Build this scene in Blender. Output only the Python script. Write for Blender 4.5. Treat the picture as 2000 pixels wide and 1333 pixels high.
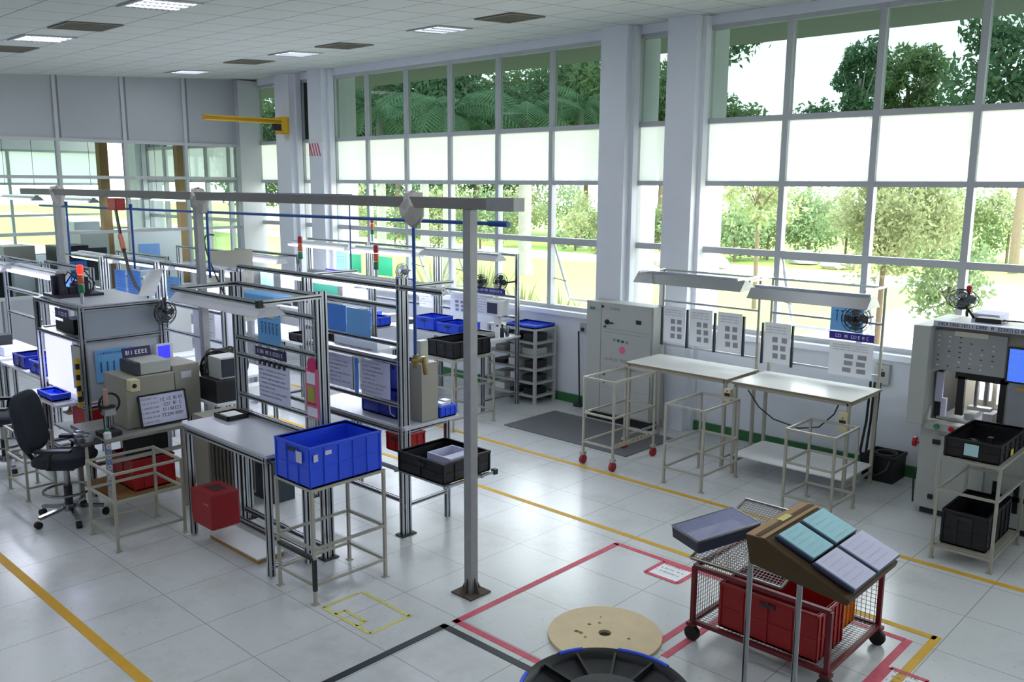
import bpy, math, random
from math import sin, cos, pi, radians, sqrt, tan
from mathutils import Vector, Matrix

for o in list(bpy.data.objects): bpy.data.objects.remove(o, do_unlink=True)
SC = bpy.context.scene
COL = SC.collection

# ------------------------------------------------------------------ camera
H = 2.87
_p, _y, _r = radians(10.144), radians(43.222), radians(-0.309)
_fh = Vector((cos(_y), sin(_y), 0)); _rt = Vector((sin(_y), -cos(_y), 0)); _z = Vector((0, 0, 1))
_fw = _fh*cos(_p) - _z*sin(_p); _dn = -(_fh*sin(_p) + _z*cos(_p))
_r2 = _rt*cos(_r) + _dn*sin(_r); _d2 = -_rt*sin(_r) + _dn*cos(_r)
cd = bpy.data.cameras.new('camera'); cam = bpy.data.objects.new('camera', cd); COL.objects.link(cam)
cd.sensor_fit = 'HORIZONTAL'; cd.sensor_width = 36.0; cd.lens = 36.0*1722.924/2000.0
cd.shift_y = -0.0; cd.clip_start = 0.05; cd.clip_end = 400
cam.matrix_world = Matrix.Translation((0, 0, H)) @ Matrix((_r2, -_d2, -_fw)).transposed().to_4x4()
SC.camera = cam

# ------------------------------------------------------------------ light
SC.view_settings.view_transform = 'Standard'; SC.view_settings.look = 'None'
SC.view_settings.gamma = 1.0; SC.view_settings.use_curve_mapping = False
SC.view_settings.exposure = 0.1
w = bpy.data.worlds.new('sky'); SC.world = w; w.use_nodes = True
wn = w.node_tree; bg = wn.nodes['Background']
tc = wn.nodes.new('ShaderNodeTexCoord'); sp = wn.nodes.new('ShaderNodeSeparateXYZ'); rp = wn.nodes.new('ShaderNodeValToRGB')
wn.links.new(tc.outputs['Generated'], sp.inputs[0]); wn.links.new(sp.outputs['Z'], rp.inputs[0]); wn.links.new(rp.outputs[0], bg.inputs[0])
rp.color_ramp.elements[0].position = 0.0; rp.color_ramp.elements[0].color = (.95, .98, 1.0, 1)
rp.color_ramp.elements[1].position = 1.0; rp.color_ramp.elements[1].color = (0.80, 0.90, 1.0, 1)
bg.inputs[1].default_value = 8.0
sd = bpy.data.lights.new('sun', 'SUN'); sd.energy = 3.5; sd.angle = radians(12); sd.color = (1.0, 0.96, 0.88)
sun = bpy.data.objects.new('sun', sd); COL.objects.link(sun)
sun.rotation_euler = Vector((-0.28, 0.55, -1.0)).to_track_quat('-Z', 'Y').to_euler()
FILL = []   # fluorescent tubes are added with the ceiling fixtures and workstation lamps

# ------------------------------------------------------------------ materials
def lin(c):
    if isinstance(c, str):
        c = [int(c[i:i+2], 16)/255 for i in (0, 2, 4)]
    return tuple(x/12.92 if x <= .04045 else ((x+.055)/1.055)**2.4 for x in c) + (1.0,)
MATS = {}
def M(name, col, rough=.5, metal=0.0, var=.06, scale=9.0, bump=0.0, coat=0.0):
    if name in MATS: return MATS[name]
    m = bpy.data.materials.new(name); m.use_nodes = True; nt = m.node_tree; b = nt.nodes['Principled BSDF']
    c = lin(col)
    g = nt.nodes.new('ShaderNodeTexCoord'); n = nt.nodes.new('ShaderNodeTexNoise'); n.inputs['Scale'].default_value = scale; n.inputs['Detail'].default_value = 3
    nt.links.new(g.outputs['Object'], n.inputs['Vector'])
    mx = nt.nodes.new('ShaderNodeMix'); mx.data_type = 'RGBA'
    mx.inputs[6].default_value = tuple(x*(1-var) for x in c[:3]) + (1,); mx.inputs[7].default_value = tuple(min(1, x*(1+var)) for x in c[:3]) + (1,)
    nt.links.new(n.outputs['Fac'], mx.inputs[0]); nt.links.new(mx.outputs[2], b.inputs['Base Color'])
    b.inputs['Roughness'].default_value = rough; b.inputs['Metallic'].default_value = metal
    if coat: b.inputs['Coat Weight'].default_value = coat
    if bump:
        bp = nt.nodes.new('ShaderNodeBump'); bp.inputs['Strength'].default_value = bump; bp.inputs['Distance'].default_value = .01
        nt.links.new(n.outputs['Fac'], bp.inputs['Height']); nt.links.new(bp.outputs[0], b.inputs['Normal'])
    MATS[name] = m; return m
def EM(name, col, s):
    if name in MATS: return MATS[name]
    m = M(name, col, .4); b = m.node_tree.nodes['Principled BSDF']
    b.inputs['Emission Color'].default_value = lin(col); b.inputs['Emission Strength'].default_value = s
    return m
def lines(nt, g, axis, off, pitch, wd):
    s = nt.nodes.new('ShaderNodeSeparateXYZ'); nt.links.new(g, s.inputs[0])
    def mth(op, a, b=None):
        k = nt.nodes.new('ShaderNodeMath'); k.operation = op
        if hasattr(a, 'links'): nt.links.new(a, k.inputs[0])
        else: k.inputs[0].default_value = a
        if b is not None:
            if hasattr(b, 'links'): nt.links.new(b, k.inputs[1])
            else: k.inputs[1].default_value = b
        return k.outputs[0]
    a = mth('SUBTRACT', s.outputs[axis], off); a = mth('DIVIDE', a, pitch); a = mth('ADD', a, 100.5); a = mth('FRACT', a); a = mth('SUBTRACT', a, .5); a = mth('ABSOLUTE', a)
    return mth('LESS_THAN', a, wd/pitch/2), mth
def tiled(name, col, colline, x0, px, y0, py, wd, rough, ax=('X', 'Y'), var=.05, spec=.5, dirt=0.0, bump=0):
    m = M(name, col, rough, var=var, scale=2.2, bump=bump); nt = m.node_tree; b = nt.nodes['Principled BSDF']
    g = nt.nodes.new('ShaderNodeTexCoord').outputs['Object']
    l1, mth = lines(nt, g, ax[0], x0, px, wd); l2, _ = lines(nt, g, ax[1], y0, py, wd)
    f = mth('MAXIMUM', l1, l2)
    src = b.inputs['Base Color'].links[0].from_socket
    if dirt:
        n = nt.nodes.new('ShaderNodeTexNoise'); n.inputs['Scale'].default_value = 1.1; n.inputs['Detail'].default_value = 8; n.inputs['Roughness'].default_value = .7
        nt.links.new(g, n.inputs['Vector'])
        r = nt.nodes.new('ShaderNodeValToRGB'); r.color_ramp.elements[0].position = .50; r.color_ramp.elements[1].position = .78
        r.color_ramp.elements[0].color = (0, 0, 0, 1); r.color_ramp.elements[1].color = (dirt, dirt, dirt, 1)
        nt.links.new(n.outputs['Fac'], r.inputs[0])
        mx = nt.nodes.new('ShaderNodeMix'); mx.data_type = 'RGBA'; mx.inputs[7].default_value = lin('857e70')
        nt.links.new(r.outputs[0], mx.inputs[0]); nt.links.new(src, mx.inputs[6]); src = mx.outputs[2]
        n2 = nt.nodes.new('ShaderNodeTexNoise'); n2.inputs['Scale'].default_value = 26; n2.inputs['Detail'].default_value = 4
        nt.links.new(g, n2.inputs['Vector'])
        r2 = nt.nodes.new('ShaderNodeValToRGB'); r2.color_ramp.elements[0].position = .64; r2.color_ramp.elements[1].position = .74
        r2.color_ramp.elements[0].color = (0, 0, 0, 1); r2.color_ramp.elements[1].color = (.28, .28, .28, 1)
        nt.links.new(n2.outputs['Fac'], r2.inputs[0])
        mx2 = nt.nodes.new('ShaderNodeMix'); mx2.data_type = 'RGBA'; mx2.inputs[7].default_value = lin('6d6a62')
        nt.links.new(r2.outputs[0], mx2.inputs[0]); nt.links.new(src, mx2.inputs[6]); src = mx2.outputs[2]
    mx = nt.nodes.new('ShaderNodeMix'); mx.data_type = 'RGBA'; mx.inputs[7].default_value = lin(colline)
    nt.links.new(f, mx.inputs[0]); nt.links.new(src, mx.inputs[6]); nt.links.new(mx.outputs[2], b.inputs['Base Color'])
    b.inputs['Specular IOR Level'].default_value = spec
    return m
def glass(name, tint, gl=.06, rough=0.0, frost=0.0, fc=(.5, .5, .5)):
    m = bpy.data.materials.new(name); m.use_nodes = True; nt = m.node_tree; nt.nodes.clear()
    out = nt.nodes.new('ShaderNodeOutputMaterial'); t = nt.nodes.new('ShaderNodeBsdfTransparent'); t.inputs[0].default_value = tint + (1,)
    g = nt.nodes.new('ShaderNodeBsdfGlossy'); g.inputs['Roughness'].default_value = max(rough, .02)
    lw = nt.nodes.new('ShaderNodeLayerWeight'); lw.inputs['Blend'].default_value = .12
    mt = nt.nodes.new('ShaderNodeMath'); mt.operation = 'MULTIPLY'; mt.inputs[1].default_value = gl*10
    nt.links.new(lw.outputs['Fresnel'], mt.inputs[0]); mt.use_clamp = True
    base = t.outputs[0]
    if frost:
        n = nt.nodes.new('ShaderNodeTexNoise'); n.inputs['Scale'].default_value = 30
        tr = nt.nodes.new('ShaderNodeBsdfTranslucent'); tr.inputs[0].default_value = fc+(1,)
        mf = nt.nodes.new('ShaderNodeMixShader'); mf.inputs[0].default_value = frost
        nt.links.new(base, mf.inputs[1]); nt.links.new(tr.outputs[0], mf.inputs[2]); base = mf.outputs[0]
    mx = nt.nodes.new('ShaderNodeMixShader'); nt.links.new(mt.outputs[0], mx.inputs[0]); nt.links.new(base, mx.inputs[1]); nt.links.new(g.outputs[0], mx.inputs[2])
    nt.links.new(mx.outputs[0], out.inputs[0]); MATS[name] = m; return m

m_floor = tiled('floor_tile', 'd2d5d7', '9a9d9c', 2.555, .6, 4.56, .6, .006, .24, dirt=.42, spec=.5, var=.05)
m_ceil = tiled('ceiling_tile', 'c6cac8', '7b807e', 3.47, .55, 6.40, .55, .014, .9, var=.02)
m_wall = M('white_wall', 'e4e7ef', .65, var=.03, scale=3)
m_panel = tiled('partition_panel', 'a9adb2', '707478', 6.53, 1.06, 0, 50, .03, .5, ax=('X', 'Y'), var=.03)
m_frame = M('window_frame_paint', 'b9bcc0', .45, var=.04)
m_clear = glass('clear_glass', (.90, .94, .92), .05)
m_tint = glass('green_tinted_glass', (.125, .165, .150), .06)
m_blackglass = glass('black_glass', (.012, .016, .014), .06)
m_frost = glass('frosted_glass', (.5, .56, .54), .03, frost=.92, fc=(.35, .385, .372))
m_part = glass('partition_glass', (.50, .56, .56), .10)
m_green = M('green_skirting', '2f6b3c', .5, var=.15)
m_alu = M('aluminium_profile', 'b6b9be', .32, .85, var=.08, scale=20)
m_alushade = M('groove_shade', '1f2126', .6, .2)  # slot faces coloured near black to stand for shade inside the grooves
m_steel = M('painted_steel_tube', 'aeab9e', .42, .15, var=.08, scale=14)
m_chrome = M('chrome_tube', '8f9296', .16, .95)
m_post = M('weathered_post', '9b9c9f', .5, .25, var=.12, scale=18)
m_beam = M('grey_beam', '807c7c', .55, .15, var=.1)
m_white = M('white_laminate', 'e9eaec', .35, var=.02)
m_bench = M('cream_bench_laminate', 'fbfaf6', .3, var=.02)
m_edge = M('brown_edge', '8a7860', .6)
m_gtop = M('grey_laminate', 'c6c9d4', .35, var=.04)
m_blue = M('blue_plastic', '2b55ea', .38, var=.05, scale=5)
m_dblue = M('dark_blue_plastic', '1d2e96', .4, var=.05)
m_black = M('black_plastic', '14161a', .45, var=.12)
m_dark = M('dark_metal', '33353a', .5, .3)
m_red = M('red_paint', '9c1420', .42, var=.12)
m_redp = M('red_plastic', 'b3141c', .38, var=.08)
m_orange = M('orange_plastic', 'd9761a', .45, var=.08)
m_card = M('cardboard', 'a9824f', .85, var=.12, scale=30)
m_dkcard = M('brown_board', '4f3b23', .8, var=.08)
m_cab = M('cabinet_grey', 'b4b7b3', .5, var=.03)
m_beige = M('beige_grey_metal', '9b988c', .5, var=.05)
m_paper = M('paper', 'f7f9fd', .8, var=.02)
m_ink = M('ink_grey', '6b6e76', .8)
m_sky = M('light_blue_sheet', '78b8f4', .6, var=.05)
m_sky2 = M('blue_card', '4f92ee', .6, var=.05)
m_purple = M('purple_sign', '34229a', .5)
m_wt = M('white_lettering', 'e8e8f2', .6)
m_cream = M('cream_plastic', 'd9cfa8', .5)
m_fabric = M('charcoal_fabric', '262b35', .9, var=.15, scale=60, bump=.2)
m_rubber = M('rubber', '1d1b1c', .7)
m_yel = M('yellow_tape', 'd8a92b', .6, var=.15, scale=14)
m_yelp = M('faded_yellow_tape', 'd6cf7c', .7, var=.2, scale=30)
m_redt = M('red_tape', 'd2546a', .6, var=.3, scale=16)
m_blkt = M('black_tape', '252c33', .55, var=.2)
m_yelpaint = M('yellow_paint', 'd9ab12', .45, var=.05)
m_mat = tiled('anti_fatigue_mat', '6d6f74', '5d5f64', 0, .03, 0, .03, .006, .8)
m_disc = M('plywood', 'dcc69e', .6, var=.12, scale=7)
m_pipe = M('blue_pipe', '1f4a96', .4, .1)
m_wire = M('wire_mesh', '8e8b8b', .35, .7)
m_teal = M('teal_card', '9fd3dc', .7, var=.05)
m_lilac = M('lilac_paper', 'cfd0ea', .75, var=.03)
m_spine = M('folder_spine', '1d2748', .5)
m_pink = M('pink_card', 'e06a94', .7, var=.1)
m_greenp = M('green_plastic', '1e8a5c', .5)
m_lawn = M('lawn_grass', '84a048', .95, var=.25, scale=.7)
m_path = M('concrete_path', 'cfc4b4', .9, var=.1, scale=2)
m_bark = M('pale_bark', '8c8a86', .9, var=.2, scale=6)
m_bark2 = M('brown_bark', '6f6150', .9, var=.2, scale=8)
m_tube = EM('fluorescent_tube', 'f4f6ff', 9.0)
m_tube2 = EM('ceiling_lamp_diffuser', 'f0f2ff', 2.6)
m_uv = EM('led_panel_light', 'cfd0ff', 1.1)
m_scr = EM('blue_monitor_picture', '4a78f0', .75)
m_redl = EM('red_lamp_lit', 'ff3020', 1.6)
m_redlens = M('red_lens', 'a01414', .25, coat=.5); m_amber = M('amber_lens', 'c85a28', .25, coat=.5); m_glens = M('green_lens', '14714a', .25, coat=.5)
m_skyglow = EM('backlit_blue_display', '3a3af0', .9)

# ------------------------------------------------------------------ mesh helpers
class MB:
    def __init__(s): s.v = []; s.f = []; s.m = []
    def _a(s, vs, fs, mi):
        n = len(s.v); s.v += [tuple(v) for v in vs]; s.f += [tuple(i+n for i in f) for f in fs]; s.m += [mi]*len(fs); return s
    def bx(s, x0, x1, y0, y1, z0, z1, mi=0):
        return s._a([(x0,y0,z0),(x1,y0,z0),(x1,y1,z0),(x0,y1,z0),(x0,y0,z1),(x1,y0,z1),(x1,y1,z1),(x0,y1,z1)],
            [(0,3,2,1),(4,5,6,7),(0,1,5,4),(1,2,6,5),(2,3,7,6),(3,0,4,7)], mi)
    def bar(s, a, b, w, h=None, mi=0, up=(0,0,1)):
        a, b = Vector(a), Vector(b); h = h or w; d = (b-a).normalized(); u = Vector(up)
        if abs(d.dot(u)) > .99: u = Vector((0,1,0))
        r = d.cross(u).normalized(); u = r.cross(d).normalized()
        q = [r*(-w/2)+u*(-h/2), r*(w/2)+u*(-h/2), r*(w/2)+u*(h/2), r*(-w/2)+u*(h/2)]
        return s._a([a+k for k in q]+[b+k for k in q], [(0,3,2,1),(4,5,6,7),(0,1,5,4),(1,2,6,5),(2,3,7,6),(3,0,4,7)], mi)
    def prof(s, a, b, w=.045, mi=0):
        """slotted aluminium extrusion"""
        a, b = Vector(a), Vector(b); d = (b-a).normalized(); u = Vector((0,0,1))
        if abs(d.dot(u)) > .99: u = Vector((0,1,0))
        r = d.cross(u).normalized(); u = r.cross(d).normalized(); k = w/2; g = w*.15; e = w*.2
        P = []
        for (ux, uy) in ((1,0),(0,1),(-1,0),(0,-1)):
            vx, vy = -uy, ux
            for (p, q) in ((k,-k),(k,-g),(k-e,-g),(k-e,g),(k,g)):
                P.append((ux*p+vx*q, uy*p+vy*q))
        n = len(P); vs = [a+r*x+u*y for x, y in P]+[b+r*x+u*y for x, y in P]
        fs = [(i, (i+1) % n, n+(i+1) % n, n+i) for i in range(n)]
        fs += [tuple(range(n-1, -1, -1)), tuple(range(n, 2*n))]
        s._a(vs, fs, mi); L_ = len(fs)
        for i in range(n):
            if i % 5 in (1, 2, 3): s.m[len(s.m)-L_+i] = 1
        return s
    def tube(s, a, b, r, n=10, mi=0, r2=None):
        a, b = Vector(a), Vector(b); r2 = r if r2 is None else r2; d = (b-a).normalized(); u = Vector((0,0,1))
        if abs(d.dot(u)) > .99: u = Vector((0,1,0))
        e = d.cross(u).normalized(); g = e.cross(d)
        vs = [a+(e*cos(2*pi*i/n)+g*sin(2*pi*i/n))*r for i in range(n)]+[b+(e*cos(2*pi*i/n)+g*sin(2*pi*i/n))*r2 for i in range(n)]
        fs = [(i, n+i, n+(i+1) % n, (i+1) % n) for i in range(n)]+[tuple(range(n)), tuple(range(2*n-1, n-1, -1))]
        return s._a(vs, fs, mi)
    def path(s, pts, r, n=8, mi=0):
        pts = [Vector(p) for p in pts]; rings = []
        for i, p in enumerate(pts):
            d = (pts[min(i+1, len(pts)-1)]-pts[max(i-1, 0)]).normalized(); u = Vector((0,0,1))
            if abs(d.dot(u)) > .95: u = Vector((0,1,0))
            e = d.cross(u).normalized(); g = e.cross(d); rings.append([p+(e*cos(2*pi*k/n)+g*sin(2*pi*k/n))*r for k in range(n)])
        vs = [v for q in rings for v in q]; fs = []
        for i in range(len(pts)-1):
            for k in range(n): fs.append((i*n+k, i*n+(k+1) % n, (i+1)*n+(k+1) % n, (i+1)*n+k))
        fs += [tuple(range(n-1, -1, -1)), tuple(range((len(pts)-1)*n, len(pts)*n))]
        return s._a(vs, fs, mi)
    def lathe(s, c, prof, n=24, mi=0, axis='Z'):
        c = Vector(c); vs = []
        for r, h in prof:
            for k in range(n):
                x, y = r*cos(2*pi*k/n), r*sin(2*pi*k/n)
                vs.append(c+(Vector((x,y,h)) if axis == 'Z' else Vector((h,x,y)) if axis == 'X' else Vector((y,h,x))))
        fs = []
        for i in range(len(prof)-1):
            for k in range(n): fs.append((i*n+k, i*n+(k+1) % n, (i+1)*n+(k+1) % n, (i+1)*n+k))
        if prof[0][0] > 1e-4: fs.append(tuple(range(n-1, -1, -1)))
        if prof[-1][0] > 1e-4: fs.append(tuple(range((len(prof)-1)*n, len(prof)*n)))
        return s._a(vs, fs, mi)
    def torus(s, c, R, r, n=32, m=8, ax='Z', mi=0, rot=None):
        vs = []; c = Vector(c)
        for i in range(n):
            for j in range(m):
                a, b = 2*pi*i/n, 2*pi*j/m; p = Vector(((R+r*cos(b))*cos(a), (R+r*cos(b))*sin(a), r*sin(b)))
                if ax == 'X': p = Vector((p.z, p.x, p.y))
                elif ax == 'Y': p = Vector((p.y, p.z, p.x))
                if rot is not None: p = rot @ p
                vs.append(c+p)
        fs = [(i*m+j, ((i+1) % n)*m+j, ((i+1) % n)*m+(j+1) % m, i*m+(j+1) % m) for i in range(n) for j in range(m)]
        return s._a(vs, fs, mi)
    def prism(s, pts, off, mi=0):
        n = len(pts); off = Vector(off); vs = [Vector(p) for p in pts]+[Vector(p)+off for p in pts]
        return s._a(vs, [(i, (i+1) % n, n+(i+1) % n, n+i) for i in range(n)]+[tuple(range(n-1, -1, -1)), tuple(range(n, 2*n))], mi)
    def quad(s, pts, mi=0): return s._a(pts, [tuple(range(len(pts)))], mi)
    def build(s, name, mat, parent=None, bevel=0, smooth=False, local=False, subd=0):
        me = bpy.data.meshes.new(name)
        off = Vector((0,0,0)) if (parent is None or local) else world_loc(parent)
        me.from_pydata([tuple(Vector(v)-off) for v in s.v], [], s.f); me.update()
        mats = mat if isinstance(mat, (list, tuple)) else [mat]
        if len(mats) == 1 and mats[0] is m_alu and 1 in s.m: mats = [m_alu, m_alushade]
        for k in mats: me.materials.append(k)
        if len(mats) > 1: me.polygons.foreach_set('material_index', s.m)
        if smooth:
            me.polygons.foreach_set('use_smooth', [True]*len(me.polygons))
            try: me.set_sharp_from_angle(angle=radians(40))
            except Exception: pass
        me.validate(); 
        import bmesh
        bm = bmesh.new(); bm.from_mesh(me); bmesh.ops.recalc_face_normals(bm, faces=bm.faces); bm.to_mesh(me); bm.free()
        o = bpy.data.objects.new(name, me); COL.objects.link(o)
        if parent is not None: o.parent = parent
        if bevel:
            b = o.modifiers.new('bevel', 'BEVEL'); b.width = bevel; b.segments = 2; b.limit_method = 'ANGLE'
        if subd:
            b = o.modifiers.new('subd', 'SUBSURF'); b.levels = subd; b.render_levels = subd
        return o
class GB(MB): pass
def world_loc(o):
    p = Vector((0,0,0))
    while o is not None: p += o.location; o = o.parent
    return p
def tag(o, label, cat, group=None):
    o['label'] = label; o['category'] = cat
    if group: o['group'] = group
    return o
def thing(name, label, cat, loc=(0,0,0), rz=0, group=None):
    o = bpy.data.objects.new(name, None); o.empty_display_size = .1; COL.objects.link(o); o.location = loc; o.rotation_euler = (0,0,rz)
    return tag(o, label, cat, group)
def struct(o, parent=None):
    o['kind'] = 'structure'; return o
def B(x0, x1, y0, y1, z0, z1): return MB().bx(x0, x1, y0, y1, z0, z1)
def one(name, mb, mat, label, cat, group=None, **k):
    return tag(mb.build(name, mat, **k), label, cat, group)
def kids(o): return [c for c in bpy.data.objects if c.parent == o]
def dup(root, loc, label, group=None, rz=None):
    r = root.copy(); COL.objects.link(r); r.location = loc
    if rz is not None: r.rotation_euler = (0,0,rz)
    r['label'] = label
    if group: r['group'] = group
    for ch in kids(root):
        c = ch.copy(); COL.objects.link(c); c.parent = r
        for g in kids(ch):
            d = g.copy(); COL.objects.link(d); d.parent = c
    return r
RND = random.Random(7)
def glyphs(mb, o, u, v, L, h, n=None, seed=1, mi=0, lift=None):
    """a line of small lettering strokes along u from o, height h along v"""
    r = random.Random(seed); o, u, v = Vector(o), Vector(u).normalized(), Vector(v).normalized(); x = 0.0
    while x < L-.4*h:
        if r.random() < .14: x += h*.5; continue
        w_ = h*r.uniform(.45, .7); t = h*.17; k = r.randrange(4)
        def q(a, b, c, d): mb.quad([o+u*(x+a)+v*c, o+u*(x+b)+v*c, o+u*(x+b)+v*d, o+u*(x+a)+v*d], mi)
        q(0, t, 0, h)
        if k != 0: q(t, w_, h-t, h)
        if k in (1, 2): q(t, w_, 0, t)
        if k in (2, 3): q(t, w_*.8, h*.45, h*.45+t)
        if k == 3: q(w_-t, w_, 0, h-t)
        x += w_+h*.22
    return mb

exec_parts = []
# ================================================================== STRUCTURE
XW = 8.9; YP = 14.9
def cz(x): return 4.70+.062*(x-8.9)
struct(B(-3.2, 9.1, -3.2, 21.7, -.12, 0).build('floor', m_floor))
c_ = MB(); c_.prism([(-3.2,-3.2,cz(-3.2)), (9.1,-3.2,cz(9.1)), (9.1,-3.2,cz(9.1)+.12), (-3.2,-3.2,cz(-3.2)+.12)], (0, 24.9, 0))
struct(c_.build('ceiling', m_ceil))
struct(B(-3.2, -3.0, -3.2, 21.7, 0, 3.97).build('wall_left', m_wall))
struct(B(-3.0, 8.9, -3.2, -3.0, 0, 4.7).build('wall_back', m_wall))
wf = B(-3.0, 8.9, 21.5, 21.7, 0, 1.2); wf.bx(-3.0, 8.9, 21.5, 21.7, 3.55, 4.7); wf.bx(-3.0, -.5, 21.5, 21.7, 1.2, 3.55); wf.bx(3.6, 4.0, 21.5, 21.7, 1.2, 3.55)
struct(wf.build('wall_far', m_wall))
def far_window():
    W = bpy.data.objects.new('window_8', None); COL.objects.link(W); W['kind'] = 'structure'
    for k in range(10):
        x = -.5+1.04*k
        if not 3.5 < x < 4.1: B(x-.03, x+.03, 21.55, 21.63, 1.2, 3.55).build('mullion', m_frame, W)
    for z in (1.22, 2.1, 2.8, 3.53): B(-.5, 8.9, 21.555, 21.625, z-.025, z+.025).build('transom', m_frame, W)
    for a, b in ((-.5, 3.6), (4.0, 8.9)):
        for z0, z1, g in ((1.2, 2.1, m_clear), (2.1, 2.8, m_clear), (2.8, 3.55, m_frost)): MB().quad([(a, 21.59, z0), (b, 21.59, z0), (b, 21.59, z1), (a, 21.59, z1)]).build('pane', g, W)
far_window()
# window wall: parapet, head band
wl = MB(); wl.bx(8.9, 9.1, -3.0, 21.5, 0, 1.22); wl.bx(8.9, 9.1, -3.0, 21.5, 4.60, 4.715)
wl.bx(8.80, 8.9, -3.0, 21.5, 1.16, 1.22)
struct(wl.build('wall_window', m_wall))
struct(B(8.86, 8.9, -3.0, 14.8, 0, .11).build('baseboard_window', m_green))
# pillars (run through the glass line and stand proud outside)
PIL = [(5.42, 5.80), (6.36, 6.74), (12.47, 12.86), (13.42, 13.86), (-.4, -.02), (-1.35, -.97), (19.5, 19.9)]
for i, (a, b) in enumerate(PIL):
    mb = B(8.69, 9.38, a, b, 0, 4.69); mb.bx(8.80, 8.9, a-.05, b+.05, 0, 4.69)
    struct(mb.build('wall_pillar', m_wall))
ZR = [1.24, 2.13, 2.88, 3.57, 4.60]
def window(n, y0, y1, muls, opened=()):
    W = bpy.data.objects.new('window_%d' % n, None); COL.objects.link(W); W['kind'] = 'structure'
    es = [y0]+muls+[y1]
    for y in es:
        t = .03 if y in (y0, y1) else .032
        B(8.93, 9.02, y-t, y+t, 1.22, 4.6).build('mullion', m_frame, W)
    for z, t in ((1.24, .03), (2.13, .035), (2.88, .028), (3.57, .03), (4.58, .03)):
        B(8.935, 9.015, y0, y1, z-t, z+t).build('transom', m_frame, W)
    for i in range(len(es)-1):
        a, b = es[i]+.025, es[i+1]-.025
        for k, g in enumerate((m_clear, m_clear, m_frost, m_blackglass if n == 4 else m_tint)):
            if k == 0 and i in opened:
                # top-hung sash swung outwards
                S = MB(); p = [(9.0, a, 2.09), (9.0, b, 2.09), (9.36, b, 1.30), (9.36, a, 1.30)]
                for q in range(4): S.bar(p[q], p[(q+1) % 4], .03)
                f = S.build('sash', m_frame, W); 
                MB().quad(p).build('pane', m_clear, f)
                MB().bar((8.99, a+.02, 1.62), (9.24, a+.02, 1.56), .012).build('sash_stay', m_dark, f)
                MB().bar((8.99, b-.02, 1.62), (9.24, b-.02, 1.56), .012).build('sash_stay', m_dark, f)
            else:
                MB().quad([(8.975, a, ZR[k]), (8.975, b, ZR[k]), (8.975, b, ZR[k+1]), (8.975, a, ZR[k+1])]).build('pane', g, W)
    return W
window(1, 0.0, 5.42, [.68, 1.64, 2.59, 3.51, 4.46], opened=(4,))
window(2, 5.80, 6.36, [])
window(3, 6.74, 12.47, [7.72, 8.70, 9.67, 10.65, 11.61], opened=(0, 3))
window(4, 12.86, 13.42, [])
window(5, 13.86, 14.85, [])
window(6, -.97, -.4, [])
window(7, 14.95, 19.5, [16.0, 16.9, 17.8, 18.7])
# outside canopy over the windows
struct(B(9.1, 11.6, -3.2, 30, 4.80, 5.05).build('roof_overhang', M('soffit_paint', '8a918c', .8)))
# glazed partition between the hall and the next room
W = bpy.data.objects.new('wall_partition', None); COL.objects.link(W); W['kind'] = 'structure'
pm = MB(); pm.prism([(-3.0, 14.88, 3.53), (8.88, 14.88, 3.53), (8.88, 14.88, cz(8.88)), (-3.0, 14.88, cz(-3.0))], (0, .04, 0)); pm.build('upper_panel', m_panel, W)
B(-3.0, 8.88, 14.87, 14.93, 0, 1.05).build('lower_panel', m_panel, W)
for z in (1.07, 2.05, 2.93, 3.51): B(-3.0, 8.88, 14.86, 14.94, z-.025, z+.025).build('transom', m_frame, W)
for k in range(11):
    x = 8.60-1.055*k-.02
    B(x-.025, x+.025, 14.855, 14.945, 0, cz(x)-.01).build('mullion', m_frame, W)
for z0, z1 in ((1.07, 2.05), (2.05, 2.93), (2.93, 3.51)):
    MB().quad([(-3, 14.9, z0), (8.88, 14.9, z0), (8.88, 14.9, z1), (-3, 14.9, z1)]).build('pane', m_part, W)
# column casing beside pillar, next to the partition
struct(B(8.5, 8.9, 14.75, 15.0, 0, 4.66).build('trim_1', m_frame))
# small dark louvre in the strip between the far pillars is the tinted pane itself

# ------------------------------------------------------------------ outside
struct(B(9.1, 90, -40, 120, -.15, -.03).build('lawn_ground', m_lawn))
struct(B(-40, 9.1, 21.7, 120, -.15, -.03).build('rear_lawn_ground', m_lawn))
struct(B(9.4, 14.5, -20, 60, -.03, 0.0).build('bounce_apron_ground', m_path))  # beige apron, extended unseen along the wall to cut green lawn bounce
struct(B(26, 29, -40, 90, -.03, 0.0).build('road_ground', m_path))
struct(B(14.5, 26, -20, 7.5, -.03, 0.0).build('forecourt_ground', m_path))

def leafmat(name, col, col2):
    m = bpy.data.materials.new(name); m.use_nodes = True; nt = m.node_tree; b = nt.nodes['Principled BSDF']
    g = nt.nodes.new('ShaderNodeTexCoord'); n = nt.nodes.new('ShaderNodeTexNoise'); n.inputs['Scale'].default_value = 1.4; n.inputs['Detail'].default_value = 5
    nt.links.new(g.outputs['Object'], n.inputs['Vector']); mx = nt.nodes.new('ShaderNodeMix'); mx.data_type = 'RGBA'
    mx.inputs[6].default_value = lin(col); mx.inputs[7].default_value = lin(col2); nt.links.new(n.outputs['Fac'], mx.inputs[0])
    nt.links.new(mx.outputs[2], b.inputs['Base Color']); b.inputs['Roughness'].default_value = .7
    tr = nt.nodes.new('ShaderNodeBsdfTranslucent'); nt.links.new(mx.outputs[2], tr.inputs[0]); ms = nt.nodes.new('ShaderNodeMixShader'); ms.inputs[0].default_value = .4
    out = nt.nodes['Material Output']; nt.links.new(b.outputs[0], ms.inputs[1]); nt.links.new(tr.outputs[0], ms.inputs[2]); nt.links.new(ms.outputs[0], out.inputs[0])
    return m
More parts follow.
